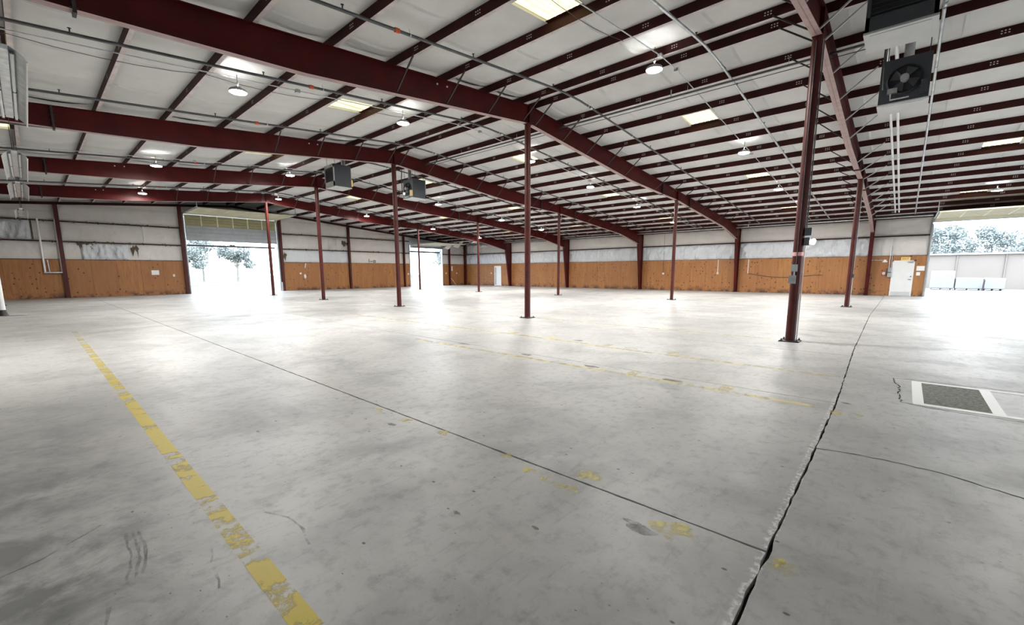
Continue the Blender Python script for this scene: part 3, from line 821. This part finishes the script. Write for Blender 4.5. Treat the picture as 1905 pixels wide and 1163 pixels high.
d3 = MB().box((XW-.02, -7.45, 0), (XW+.16, -7.36, 4.4)).box((XW, -7.4, 4.3), (XW+.16, -2.62, 4.42)).build('door_3', M['lightgrey']); tag(d3, kind='structure')
def flat_x(parent, xa, xb_, z, mat):
    o = MB().box((xa+.005, -7.3, z), (xb_-.005, -2.72, z+.045)).build('door_section', M[mat], parent)
    for k in range(6):
        y = -7.25 + k*.892
        MB().box((xa+.02, y-.035, z-.018), (xb_-.02, y+.035, z)).build('stile', M['creamlight'], o)
    for t in (.03, .5, .97): MB().box((xa+(xb_-xa)*t-.02, -7.3, z-.02), (xa+(xb_-xa)*t+.02, -2.72, z)).build('rib', M['creamlight'], o)
for k in range(5): flat_x(d3, 23.8-.75*(k+1), 23.8-.75*k, 4.46, 'creamlight')
MB().box((23.82, -7.3, 4.30), (23.87, -2.72, 4.62)).build('door_section', M['creamlight'], d3)
for y in (-2.68, -7.33): MB().bar((XW-.12, y, 0), (XW-.12, y, 4.2), .05, .04).bar((XW-.3, y, 4.5), (20.0, y, 4.5), .04, .06).bar((20.1, y, 4.5), (20.1, y, 5.05), .04, .04).build('track', M['galv'], d3)

# swing doors
d4 = MB().box((XW-.05, -2.10, 0), (XW+.02, -2.05, 2.14)).box((XW-.05, -1.14, 0), (XW+.02, -1.09, 2.14)).box((XW-.05, -2.10, 2.09), (XW+.02, -1.09, 2.14)).build('door_4', M['doorwhite']); tag(d4, kind='structure')
lf = MB().box((XW-.045, -2.05, .015), (XW-.0, -1.14, 2.09)).build('door_leaf', M['doorwhite'], d4)
MB().box((XW-.05, -2.03, .04), (XW-.046, -1.16, .26)).build('kick_plate', M['lightgrey'], lf)
MB().tube([(XW-.05, -1.99, 1.0), (XW-.10, -1.99, 1.0)], .022, 8).tube([(XW-.10, -2.0, 1.0), (XW-.10, -1.87, 1.0)], .012, 8).build('lever_handle', M['charcoal'], lf)
MB().tube([(XW-.045, -1.99, 1.18), (XW-.075, -1.99, 1.18)], .03, 10).build('deadbolt', M['charcoal'], lf)
MB().box((XW-.11, -2.03, 2.0), (XW-.045, -1.78, 2.06)).bar((XW-.09, -1.95, 2.08), (XW-.05, -2.1, 2.09), .02, .015).build('door_closer', M['greybox'], lf)
d5 = MB().box((XW-.05, 31.95, 0), (XW+.02, 32.02, 2.2)).box((XW-.05, 32.93, 0), (XW+.02, 33.0, 2.2)).box((XW-.05, 31.95, 2.13), (XW+.02, 33.0, 2.2)).build('door_5', M['doorwhite']); tag(d5, kind='structure')
lf = MB().box((XW-.03, 32.02, .015), (XW+.0, 32.93, 2.13)).build('door_leaf', M['doorwhite'], d5)
MB().box((XW-.045, 32.72, .1), (XW-.03, 32.92, 2.05)).build('glass_strip', M['greybox'], lf)

# ------------------------------------------------------------------ high bay lamps with their conduit
def lamp_mesh():
    return MB().lathe([(.03, .13), (.07, .125), (.085, .09), (.165, .075), (.185, .055), (.188, .02), (.178, .010)], n=24).mesh('housing', M['greybox'])
LH = lamp_mesh(); LL = MB().lathe([(.176, .014), (.16, .004), (.001, .0)], n=24).mesh('lens', M['led'], fix=False)
for p in LL.polygons: p.flip()
LK = MB().tube([(0, 0, .13), (0, 0, .2)], .012, 8).lathe([(.03, .19), (.03, .22), (.001, .23)], n=10).mesh('hook', M['galv'])
def lamp(x, y, z, label):
    o = empty('high_bay_lamp', (x, y, z), label, 'lamp', 'round LED high bay lamps')
    put('housing', LH, o); put('lens', LL, o); put('hook', LK, o)
    top = ztop(x) + .0
    MB().tube([(0, 0, .22), (0, 0, max(.3, top-z))], .006, 6).build('cord', M['dark'], o)
    return o
rows = [(3.03, [-.9, 6.75, 12.7, 18.6], 'just before the second roof beam'),
        (10.28, [-7.4, -2.85, 3.35, 8.0, 13.1, 18.5], 'between the second and third roof beams'),
        (20.7, [-7.3, -2.2, 6.75, 12.6, 17.3], 'just before the fourth roof beam'),
        (29.35, [-6.55, .4, 6.7, 13.0, 18.6], 'just before the fifth roof beam')]
for y, xs_, txt in rows:
    for k, x in enumerate(xs_):
        lamp(x, y, ztop(x)-.40 if x != -.9 else 6.16, 'round LED lamp, %s from the left %s' % (ORD[k], txt))
    c = MB(); xs2 = [-14, -6, -.5, .5, 8, 16, 23]
    cd = empty('lamp_conduit', (0, y, 0), 'thin metal conduit feeding the lamps %s' % txt, 'conduit', 'conduits for the lamps')
    MB().tube([(x, .05, ztop(x)-.06) for x in xs2], .013, 8).build('tube', M['galv'], cd)
    for x in xs2[1:-1]: MB().box((x-.05, .0, ztop(x)-.11), (x+.05, .1, ztop(x)-.03)).build('junction_box', M['galv'], cd)
lamp(17.9, -4.4, 5.0, 'round white LED lamp hanging inside the right-hand open doorway')

for x, y, lb in ((-14.2, 10.28, 'added unseen LED lamp outside the left edge, between the second and third roof beams'), (5.2, -4.8, 'added unseen LED lamp outside the right edge, past the hanging heaters'), (6, -11.6, 'added unseen LED lamp far outside the right edge, in the bay behind')):  # three lamps out of view, added to raise the light level
    lamp(x, y, ztop(x)-.40, lb)

# ------------------------------------------------------------------ sprinkler branch pipes
HEAD = MB().tube([(0, 0, .03), (0, 0, .085)], .012, 6).lathe([(.004, .085), (.03, .09), (.03, .094), (.001, .096)], n=8).mesh('sprinkler_head', M['dark'])
def branch(y, label, xa=-15, xb_=23.0, r=.030, mat='pipe'):
    o = empty('sprinkler_pipe', (0, y, 0), label, 'pipe', 'sprinkler pipes under the roof')
    xs_ = [x for x in (-22, -15, -8, -3, -1.2, -.4, .4, 1.2, 3, 8, 15, 21) if xa <= x <= xb_] + [xb_]
    zz = lambda x: ztop(x) - .10 - .03*max(0, 1-abs(x))
    MB().tube([(x, 0, zz(x)) for x in xs_], r, 10).build('pipe', M[mat], o)
    for x in [-13.4, -10.2, -7.0, -3.9, -.9, 2.2, 5.3, 8.4, 11.5, 14.6, 17.7, 20.8]:
        if xa < x < xb_: put('sprinkler_head', HEAD, o, (x, 0, zz(x)))
    for x in [-11.8, -5.6, .9, 3.8, 6.9, 10, 13.1, 16.2, 19.3]:
        if xa < x < xb_:
            MB().tube([(x, 0, zz(x)-r-.006), (x, .0, zz(x)+r), (x, .03, ztop(x)+.02)], .005, 5).tube([(x-.012, 0, zz(x)), (x+.012, 0, zz(x))], r+.006, 10).build('hanger', M['galv'], o)
    for x in (-5.9, 1.05, 12.0):
        if xa < x < xb_: MB().tube([(x-.05, 0, zz(x-.05)), (x+.05, 0, zz(x+.05))], r+.014, 10).build('coupling', M['orange' if x < 0 else 'galv'], o)
    return o
names = [(-1.83, 'right of the nearest column, beside the hanging heaters'), (2.1, 'just past the nearest roof beam'), (5.95, 'just before the second roof beam'),
         (9.75, 'just past the second roof beam'), (13.65, 'just before the third roof beam'), (17.3, 'just past the third roof beam'),
         (21.0, 'just before the fourth roof beam'), (24.9, 'just past the fourth roof beam'), (28.6, 'just before the fifth roof beam'), (32.6, 'just past the fifth roof beam')]
for y, t in names: branch(y, 'steel sprinkler pipe under the roof, %s' % t, -15 if y > 5 else (-8 if y > 0 else .6), mat='galv' if y < 5 else 'pipe')  # nearest pipes paler, the rest dark: light and shade put into the steel
# long pipe running with the ridge
gp = empty('gas_pipe', (1.6, 0, 0), 'dark pipe hung along the ridge from the nearest column to the far heaters', 'pipe')
MB().tube([(0, -1.6, 6.42), (0, 15.9, 6.42)], .028, 10).build('pipe', M['pipe'], gp)
MB().tube([(.06, -1.6, 6.34), (.06, 15.9, 6.34)], .009, 6).build('cable', M['dark'], gp)
for y in (.8, 3.2, 4.6, 6.6, 9.5, 12.6): MB().tube([(0, y, 6.38), (0, y, 6.62)], .005, 5).build('hanger', M['galv'], gp)
MB().tube([(0, 3.66, 6.46), (0, 3.66, 6.62)], .018, 8).build('valve', M['galv'], gp)
hw = empty('wall_pipe', (23.3, 0, 4.62), 'long horizontal pipe along the top of the plywood side wall', 'pipe')
MB().tube([(0, -2.6, 0), (0, 36.5, 0)], .04, 10).build('pipe', M['galv'], hw)
for y in (-1.85, 6.83, 15.4, 19.75, 24.1, 30.0): MB().tube([(0, y, 0), (0, y, .12), (0, y, .5)], .025, 8).build('riser', M['pvc' if y in (6.83, 24.1) else 'red_col'], hw)
for k, (ya, lb) in enumerate(((-.98, 'white plastic vent pipe running down-slope behind the fan heater, left one of two'), (-1.14, 'white plastic vent pipe running down-slope behind the fan heater, right one of two'))):
    v = empty('vent_pipe', (0, ya, 0), lb, 'pipe', 'white vent pipes')
    MB().tube([(-1.3, 0, ztop(1.3)-.12), (.4, 0, ztop(.4)-.12), (12, 0, ztop(12)-.10), (22.2, 0, ztop(22.2)-.08)], .035, 10).build('pipe', M['pvc'], v)
    for x in (4.9, 11, 17.1): MB().tube([(x-.06, 0, ztop(x-.06)-.115), (x+.06, 0, ztop(x+.06)-.115)], .043, 10).build('coupling', M['pvc'], v)
# thin wires beside the lamp rows
for y, lb in ((10.62, 'thin slack cable swagged under the roof beside the second lamp row'), (3.35, 'thin slack cable swagged under the roof beside the first lamp row')):
    wv = empty('slack_cable', (0, y, 0), lb, 'cable')
    pts = []
    for a, b in zip([-13.97, -10.97, -7.92, -4.87, -1.82][:-1], [-10.97, -7.92, -4.87, -1.82]):
        for k in range(5): t = k/5; x = a+(b-a)*t; pts.append((x, 0, ztop(x)-.02-.10*4*t*(1-t)))
    MB().tube(pts + [(-1.82, 0, ztop(1.82)-.02)], .006, 5).build('wire', M['dark'], wv)

# ------------------------------------------------------------------ unit heaters
def heater(x, y, face, label):
    """unit heater 0.72 x 0.80 x 0.90; louvres on the outward side, fan on the ridge side. face=-1: louvres face -X"""
    o = empty('unit_heater', (x, y, 5.05), label, 'heater', 'hanging unit heaters')
    W_, D_, H_ = .36, .40, .90; f = face
    sh = MB().box((-W_, -D_, .03), (W_, D_, H_)).build('casing', M['charcoal'], o)
    MB().box((-W_-.015, -D_-.015, 0), (W_+.015, D_+.015, .03)).box((-W_+.06, -D_+.06, -.006), (W_-.06, D_-.06, 0)).build('bottom_pan', M['lightgrey'], o)
    fr = MB()
    X = f*(W_+.02)
    for a, b in (((X-.02, -D_, .03), (X+.02, -D_+.05, H_)), ((X-.02, D_-.05, .03), (X+.02, D_, H_)), ((X-.02, -D_, H_-.12), (X+.02, D_, H_)), ((X-.02, -D_, .03), (X+.02, D_, .22))): fr.box(a, b)
    fr.build('front_frame', M['greybox' if y > 10 else 'charcoal'], o)  # near frames go charcoal, with their shade put into the colour
    for k in range(8):
        z = .26+k*.066
        MB().bar((X+f*.01, -D_+.05, z), (X+f*.01, D_-.05, z), .055, .006, 0, (f*.5, 0, 1)).build('louvre', M['dark'], o)
    Xb = -f*(W_)
    n = 20; ring = MB()
    ring.tube([(Xb, .0, .46), (Xb-f*.05, 0, .46)], .285, 24, rads=[.30, .27], cap=False).build('fan_shroud', M['charcoal'], o)
    MB().tube([(Xb-f*.002, 0, .46), (Xb-f*.004, 0, .46)], .27, 24).build('fan_opening', M['black'], o)
    hub = MB().tube([(Xb-f*.004, 0, .46), (Xb-f*.16, 0, .46)], .07, 14).build('fan_motor', M['greybox'], o)
    for k in range(4):
        a = k*PI/2+.5
        MB().add([(Xb-f*.02, .06*math.cos(a-.5), .46+.06*math.sin(a-.5)), (Xb-f*.02, .25*math.cos(a-.42), .46+.25*math.sin(a-.42)), (Xb-f*.05, .25*math.cos(a+.42), .46+.25*math.sin(a+.42)), (Xb-f*.05, .06*math.cos(a+.5), .46+.06*math.sin(a+.5))], [(0,1,2,3)]).build('fan_blade', M['charcoal'], o)
    MB().box((Xb, .1, .2), (Xb-f*.10, .26, .30)).tube([(Xb-f*.07, .2, .2), (Xb-f*.07, .2, .08), (Xb-f*.07, -.1, .08)], .015, 6).build('gas_valve', M['galv'], o)
    MB().box((Xb, -.38, .1), (Xb-f*.08, -.26, .36)).build('control_box', M['yellowglow' if y > 10 else 'charcoal'], o)
    MB().tube([(Xb+f*.12, -.02, H_), (Xb+f*.12, -.02, ztop(x)-5.05+.15)], .085, 14).build('flue', M['galv'], o)
    for sx in (-1, 1):
        for sy in (-1, 1): MB().tube([(sx*.3, sy*.34, H_), (sx*.3, sy*.34, ztop(x)-5.05+.02)], .007, 6).build('hanger_rod', M['dark'], o)
    MB().tube([(Xb-f*.1, .33, .3), (Xb-f*.1, .36, H_+.1), (Xb-f*.05, .36, ztop(x)-5.05)], .02, 8).build('gas_drop', M['pipe'], o)
    return o
heater(-1.95, -1.36, -1, 'grey louvred gas heater hanging at the top right beside the nearest column')
heater(1.95, -1.36, 1, 'grey gas heater with round fan hanging behind the near louvred one')
heater(-1.95, 16.42, -1, 'distant dark grey louvred gas heater hanging left of the third ridge column')
heater(1.88, 16.42, 1, 'distant grey gas heater with fan and vertical flue, right of the third ridge column')

# ------------------------------------------------------------------ silver strip lights along the left
def strip_light(y0, y1, z, label, hw=.19):
    o = empty('strip_light', (-11.09, y0, z), label, 'strip light', 'silver reflector strip lights in a row on the left'); L = y1-y0
    prof = [(-hw, -.10), (-hw*.92, -.055), (-hw*.55, .01), (-.05, .045), (.05, .045), (hw*.55, .01), (hw*.92, -.055), (hw, -.10)]
    ref = MB()
    def P(u, v):
        t = u*(len(prof)-1); i = min(int(t), len(prof)-2); k = t-i
        a = prof[i][0]+(prof[i+1][0]-prof[i][0])*k; b = prof[i][1]+(prof[i+1][1]-prof[i][1])*k
        return (a, v*L, b)
    ref.grid(P, 7, 4, 0, False)
    ob = ref.build('reflector', M['silver'], o, fix=False)
    for x in (-hw, hw): MB().box((x-.008, 0, -.112), (x+.008, L, -.095)).build('reflector_lip', M['white'], o)
    sm = ob.modifiers.new('thickness', 'SOLIDIFY'); sm.thickness = .004
    for x in (-.075, .075): MB().tube([(x, .05, -.01), (x, L-.05, -.01)], .019, 10).build('tube_lamp', M['pvc'], o)
    MB().box((-.045, .02, .0), (.045, L-.02, .04)).build('ballast_tray', M['silver'], o)
    for y in (.04, L*.5, L-.04): MB().box((-.095, y-.02, -.03), (-.055, y+.02, .0)).box((.055, y-.02, -.03), (.095, y+.02, .0)).build('lamp_holder', M['charcoal'], o)
    for y in (.1, L-.1):
        MB().tube([(0, y, .045), (0, y, ztop(11.09)-z)], .005, 5).build('chain', M['dark'], o)
    MB().tube([(0, L-.1, .05), (.05, L+.35, .35), (.02, L+.2, ztop(11.09)-z)], .008, 6).build('cord', M['black'], o)
    return o
strip_light(6.45, 9.95, 4.2, 'silver reflector strip light hanging at the left edge, nearest of its row')
strip_light(13.15, 16.8, 4.2, 'silver reflector strip light, second of the row along the left edge')
strip_light(18.0, 21.6, 4.2, 'silver reflector strip light, third of the row along the left edge', .21)
strip_light(25.9, 29.4, 4.2, 'silver reflector strip light farthest away in the left row, before the end wall')

# ------------------------------------------------------------------ small things on the walls
lp = empty('looped_pipe', (-10.1, YE-.13, 0), 'white pipe loop hanging down the end wall over the plywood', 'pipe')
MB().tube([(-.37, 0, 4.88), (-.37, 0, 1.62)], .05, 10).build('left_leg', M['pvc'], lp)
MB().tube([(.38, 0, 4.9), (.38, 0, 1.62)], .05, 10).build('right_leg', M['pvc'], lp)
MB().tube([(-.42, 0, 1.6), (.43, 0, 1.6)], .06, 10).build('cross_pipe', M['galv'], lp)
MB().tube([(-.2, .03, 2.38), (-.18, .03, 1.66)], .03, 8).build('stub', M['galv'], lp)
def sheet(name, pos_, w, h, axis, mat, label, cat, t=.004):
    x, y, z = pos_
    o = (MB().box((x, y-w/2, z-h/2), (x-t, y+w/2, z+h/2)) if axis == 'x' else MB().box((x-w/2, y, z-h/2), (x+w/2, y-t, z+h/2))).build(name, M[mat])
    return tag(o, label, cat, None, 'thing')
sheet('notice', (-5.12, YE-.02, 1.58), .42, .32, 'y', 'white', 'white paper notice on the orange plywood left of the far doorway', 'notice')
def switch(name, p, axis, label):
    x, y, z = p
    o = empty(name, p, label, 'switch')
    if axis == 'x': MB().box((-.045, -.06, -.07), (0, .06, .07)).build('box', M['white'], o); MB().box((-.055, -.015, -.03), (-.045, .015, .03)).build('toggle', M['ink'], o)
    else: MB().box((-.06, -.045, -.08), (.06, 0, .08)).build('box', M['white'], o); MB().box((-.015, -.055, -.03), (.015, -.045, .03)).build('toggle', M['ink'], o)
switch('switch_box', (-4.08, YE-.015, 1.37), 'y', 'small white switch box near the left jamb of the far left doorway')
switch('switch_box', (16.1, YE-.015, 1.35), 'y', 'small white switch box left of the far right doorway')
switch('switch_box', (21.3, YE-.015, 1.4), 'y', 'small pale switch box between doorway and thin post, far right of end wall')
switch('switch_box', (22.9, YE-.015, 1.4), 'y', 'small pale switch box on the dark plywood by the corner')
switch('switch_box', (XW-.03, -.74, 1.37), 'x', 'small white switch box left of the white exit door')
switch('switch_box', (XW-.03, 33.5, 1.4), 'x', 'tiny white switch box just left of the far side door')
switch('outlet_box', (XW-.03, 13.3, 1.35), 'x', 'small pale outlet box on side-wall plywood between third and second wall columns')
switch('outlet_box', (XW-.03, 9.0, 1.38), 'x', 'small pale outlet box ending a thin conduit, near the second wall column')
tube_ = empty('wall_tube', (5.35, YE-.05, 2.15), 'short white tube fixed slanted on the end wall plywood', 'tube')
MB().tube([(-.05, 0, -.2), (.05, 0, .2)], .04, 10).build('body', M['pvc'], tube_)
ext = empty('wall_lamp', (5.25, YE-.06, 1.2), 'small white oval fixture on end wall plywood under the slanted tube', 'fixture')
MB().lathe([(.0, -.22), (.08, -.14), (.11, 0), (.08, .14), (.0, .22)], n=14).build('shade', M['white'], ext)
MB().box((-.42, .0, .2), (-.28, .05, .34)).build('bracket', M['white'], ext)
sheet('torn_paper', (22.2, YE-.02, 1.95), .18, .55, 'y', 'white', 'torn pale paper strip on the dark plywood by the corner', 'paper')
cn = empty('leaning_rod', (22.0, YE-.2, 0), 'thin pale rod leaning at the foot of the dark corner plywood', 'rod')
MB().tube([(0, .15, .85), (.5, -.2, .02), ], .018, 6).build('rod', M['pvc'], cn)
es = empty('exit_sign', (XW-.03, -1.67, 2.23), 'yellowish EXIT sign above the white side door', 'sign')
MB().box((-.05, -.21, -.10), (0, .21, .10)).build('sign_box', M['yellowglow'], es)
cu = bpy.data.curves.new('letters', 'FONT'); cu.body = 'EXIT'; cu.size = .15; cu.align_x = 'CENTER'; cu.align_y = 'CENTER'; cu.extrude = .002
tmp_o = bpy.data.objects.new('letters_curve', cu); lt = bpy.data.objects.new('letters', bpy.data.meshes.new_from_object(tmp_o)); bpy.data.objects.remove(tmp_o); COL.objects.link(lt); lt.parent = es; lt.location = (-.053, 0, 0); lt.rotation_euler = (PI/2, 0, -PI/2); lt.data.materials.clear(); lt.data.materials.append(M['ink'])
el = empty('emergency_light', (XW-.03, -.73, 2.12), 'small twin emergency light on plywood left of the exit door', 'emergency light')
MB().box((-.07, -.06, -.08), (0, .06, .08)).build('case', M['white'], el)
for s in (-1, 1): MB().tube([(-.05, s*.07, -.02), (-.11, s*.08, -.04)], .04, 10, rads=[.03, .045]).build('lamp_head', M['white'], el)
MB().tube([(0, .08, .05), (0, .7, .06)], .012, 6).build('conduit', M['pvc'], el)
eb = empty('disconnect_box', (XW-.02, -1.0, 1.4), 'grey electrical disconnect box with two conduits left of the exit door', 'electrical box')
MB().box((-.12, -.09, .04), (0, .09, .32)).build('upper_box', M['greybox'], eb)
MB().box((-.12, -.09, -.26), (0, .09, .0)).build('lower_box', M['greybox'], eb)
MB().box((-.13, .09, -.2), (-.08, .13, .26)).build('lever', M['dark'], eb)
MB().tube([(-.05, .05, .32), (-.05, .05, 1.65)], .018, 8).build('conduit', M['pvc'], eb)
MB().tube([(-.05, -.05, .32), (-.05, -.05, 2.1)], .014, 8).build('conduit', M['galv'], eb)
sheet('paper_sheet', (XW-.03, -2.38, 1.66), .36, .28, 'x', 'white', 'large white paper pinned right of the exit door', 'paper')
sheet('paper_sheet', (XW-.036, -2.30, 1.34), .17, .2, 'x', 'white', 'small white paper pinned below the large one, right of the exit door', 'paper')
for y, z0, z1, lb in ((9.0, 1.4, 2.4, 'thin white conduit dropping to an outlet near the second wall column'), (6.9, 1.35, 2.38, 'thin white conduit dropping down the plywood right of the second wall column'), (13.3, 1.4, 4.6, 'thin dark wire dropping down the side wall to an outlet')):
    o = empty('drop_conduit', (XW-.05, y, 0), lb, 'conduit'); MB().tube([(0, 0, z0), (0, 0, z1)], .022 if z1 < 4 else .01, 8).build('tube', M['pvc' if z1 < 4 else 'dark'], o)
wc = empty('slack_wire', (XW-.06, 0, 0), 'dark slack wire swagging across the plywood behind the nearest column', 'cable')
MB().tube([(0, 6.85-k*.45, 1.36-.22*math.sin(PI*min(1, k/9))-.1*(k/9)) for k in range(11)], .012, 6).build('wire', M['black'], wc)

# torn roof insulation dangling in the far corner bay
ti = empty('torn_insulation', (21.5, 34.2, 3.4), 'torn white insulation sheets drooping under the roof in the far corner', 'insulation')
rg = random.Random(3)
for k in range(6):
    ox, oy = rg.uniform(-1.4, 1.2), rg.uniform(-2.4, 2.4); w_, l_ = rg.uniform(.4, .8), rg.uniform(1.0, 1.8); ph = rg.random()*6
    z = 1.35 - .08*k
    MB().grid(lambda u, v: (ox+w_*u, oy+l_*v, z-(ox+w_*u)*SL-.25*math.sin(PI*v)**2-.12*u*math.sin(5*v+ph)), 5, 8).build('torn_sheet', M['wallvinyl'], ti, fix=False)
for k in range(5):
    y0 = rg.uniform(-2.5, 2); MB().tube([(1.3, y0+.35*t, .35-.28*math.sin(PI*t/4)) for t in range(5)], .012, 5).build('hanging_string', M['dark'], ti)
    MB().tube([(1.3, y0, .35), (1.3, y0, 1.4)], .008, 5).build('hanging_string', M['dark'], ti)

# ------------------------------------------------------------------ outside
g = MB().box((-160, YE+.3, -.5), (160, 260, -.06)).box((XW+.2, -160, -.5), (260, YE+.3, -.06)).box((-160, -160, -.5), (XW+.25, YN-.3, -.06)).build('ground_outside', M['asphalt']); tag(g, kind='structure')
MB().box((-120, 62, -.06), (120, 250, .0)).build('grass_verge', M['lawn'], g)
def tree_meshes(seed, hgt, spread, leaves):
    rg = random.Random(seed); tk = MB()
    tk.tube([(0, 0, 0), (.08, .05, hgt*.3), (.0, .1, hgt*.62), (.1, 0, hgt*.85)], .2, 8, rads=[.24, .18, .11, .04])
    blobs = []
    for k in range(9):
        a = rg.random()*6.3; r = spread*rg.uniform(.15, .62); z = hgt*rg.uniform(.42, .93)
        blobs.append((r*math.cos(a), r*math.sin(a), z, spread*rg.uniform(.28, .5)))
        tk.tube([(0, 0.05, hgt*.35), (r*.5*math.cos(a), r*.5*math.sin(a), (z+hgt*.35)/2), (r*math.cos(a), r*math.sin(a), z)], .05, 5, rads=[.09, .06, .02])
    lv = MB()
    for k in range(leaves):
        bx, by, bz, br = rg.choice(blobs)
        d = Vector((rg.gauss(0, 1), rg.gauss(0, 1), rg.gauss(0, 1))).normalized() * (br * rg.uniform(.55, 1.05))
        c = Vector((bx, by, bz)) + Vector((d.x, d.y, d.z*.8))
        a = Vector((rg.gauss(0, 1), rg.gauss(0, 1), rg.gauss(0, 1))).normalized(); b = a.cross(Vector((rg.gauss(0, 1), rg.gauss(0, 1), rg.gauss(0, 1)))).normalized()
        s = rg.uniform(.12, .26)
        lv.add([c-a*s, c+b*s*.6, c+a*s, c-b*s*.6], [(0, 1, 2, 3)])
    return tk.mesh('trunk', M['bark']), lv.mesh('foliage', M['leaf'], fix=False)
T = [tree_meshes(1, 8.5, 4.2, 3600), tree_meshes(2, 7.5, 3.4, 3000), tree_meshes(3, 10, 4.6, 3800)]
def tree(k, x, y, sc, label):
    o = empty('tree', (x, y, -.05), label, 'tree', 'pale trees outside the doorways'); o.scale = (sc, sc, sc)
    put('trunk', T[k][0], o); put('foliage', T[k][1], o)
for k, (t, x, y, sc, lb) in enumerate(((0, -1.5, 84, .8, 'leftmost pale tree seen through the far left doorway'), (1, 5.0, 80, .85, 'small bare-looking tree in the middle of the far left doorway'), (2, 9.0, 88, .8, 'pale tree seen through the far left doorway, just left of the post'),
      (1, 12.5, 82, .9, 'pale tree at the right side of the far left doorway'), (0, 3.0, 95, .9, 'hazy tree deeper behind the others through the far left doorway'),
      (2, 58, 84, .7, 'faint tree seen through the far right doorway'))):
    tree(t, x, y, sc, lb)
for k, (t, x, y, sc, lb) in enumerate(((0, 68, -6.0, .85, 'bushy tree behind the tan building, beside the right doorway edge'), (2, 70, -9.5, .68, 'taller tree behind the tan building through the right doorway'), (1, 76, -2.6, .9, 'leftmost tree above the tan roof through the right doorway'), (1, 76, -13, .7, 'faint tree right of the others beyond the tan building'))):
    tree(t, x, y, sc, lb)
bl = empty('tan_building', (44, -10, -.06), 'low tan metal building outside the right-hand doorway', 'building')
MB().box((0, -25, 0), (12, 12, 2.95)).build('wall', M['tan'], bl)
MB().box((-.25, -25.2, 2.95), (12.2, 12.2, 3.08)).build('roof', M['lightgrey'], bl)
for k in range(13): MB().tube([(-.06, -24+k*2.9, 0), (-.06, -24+k*2.9, 2.95)], .05, 6).build('downpipe', M['tan'], bl)
def crate(x, y, w, d, h, z, label):
    o = empty('wrapped_pallet', (x, y, z), label, 'pallet', 'white wrapped loads outside')
    mb = MB().box((-d/2, -w/2, .12), (d/2, w/2, h)); ob = mb.build('wrapped_load', M['wrap'], o)
    bv = ob.modifiers.new('soft', 'BEVEL'); bv.width = .06; bv.segments = 2
    for yy in (-w/2+.1, 0, w/2-.1): MB().box((-d/2, yy-.05, 0), (d/2, yy+.05, .12)).build('pallet_bearer', M['bark'], o)
crate(40, -4.05, 1.4, 1.2, 1.55, -.06, 'tall white wrapped load outside the right-hand doorway')
crate(40, -5.6, 1.55, 1.2, .98, -.06, 'low white wrapped load right of the tall one outside')
crate(40, -7.0, 1.1, 1.2, .98, -.06, 'low white wrapped load farthest right outside the doorway')
pk = empty('dark_post', (39.1, -6.35, -.06), 'short dark post between the white wrapped loads outside', 'post')
MB().tube([(0, 0, 0), (0, -.05, .8)], .05, 8).build('shaft', M['dark'], pk)
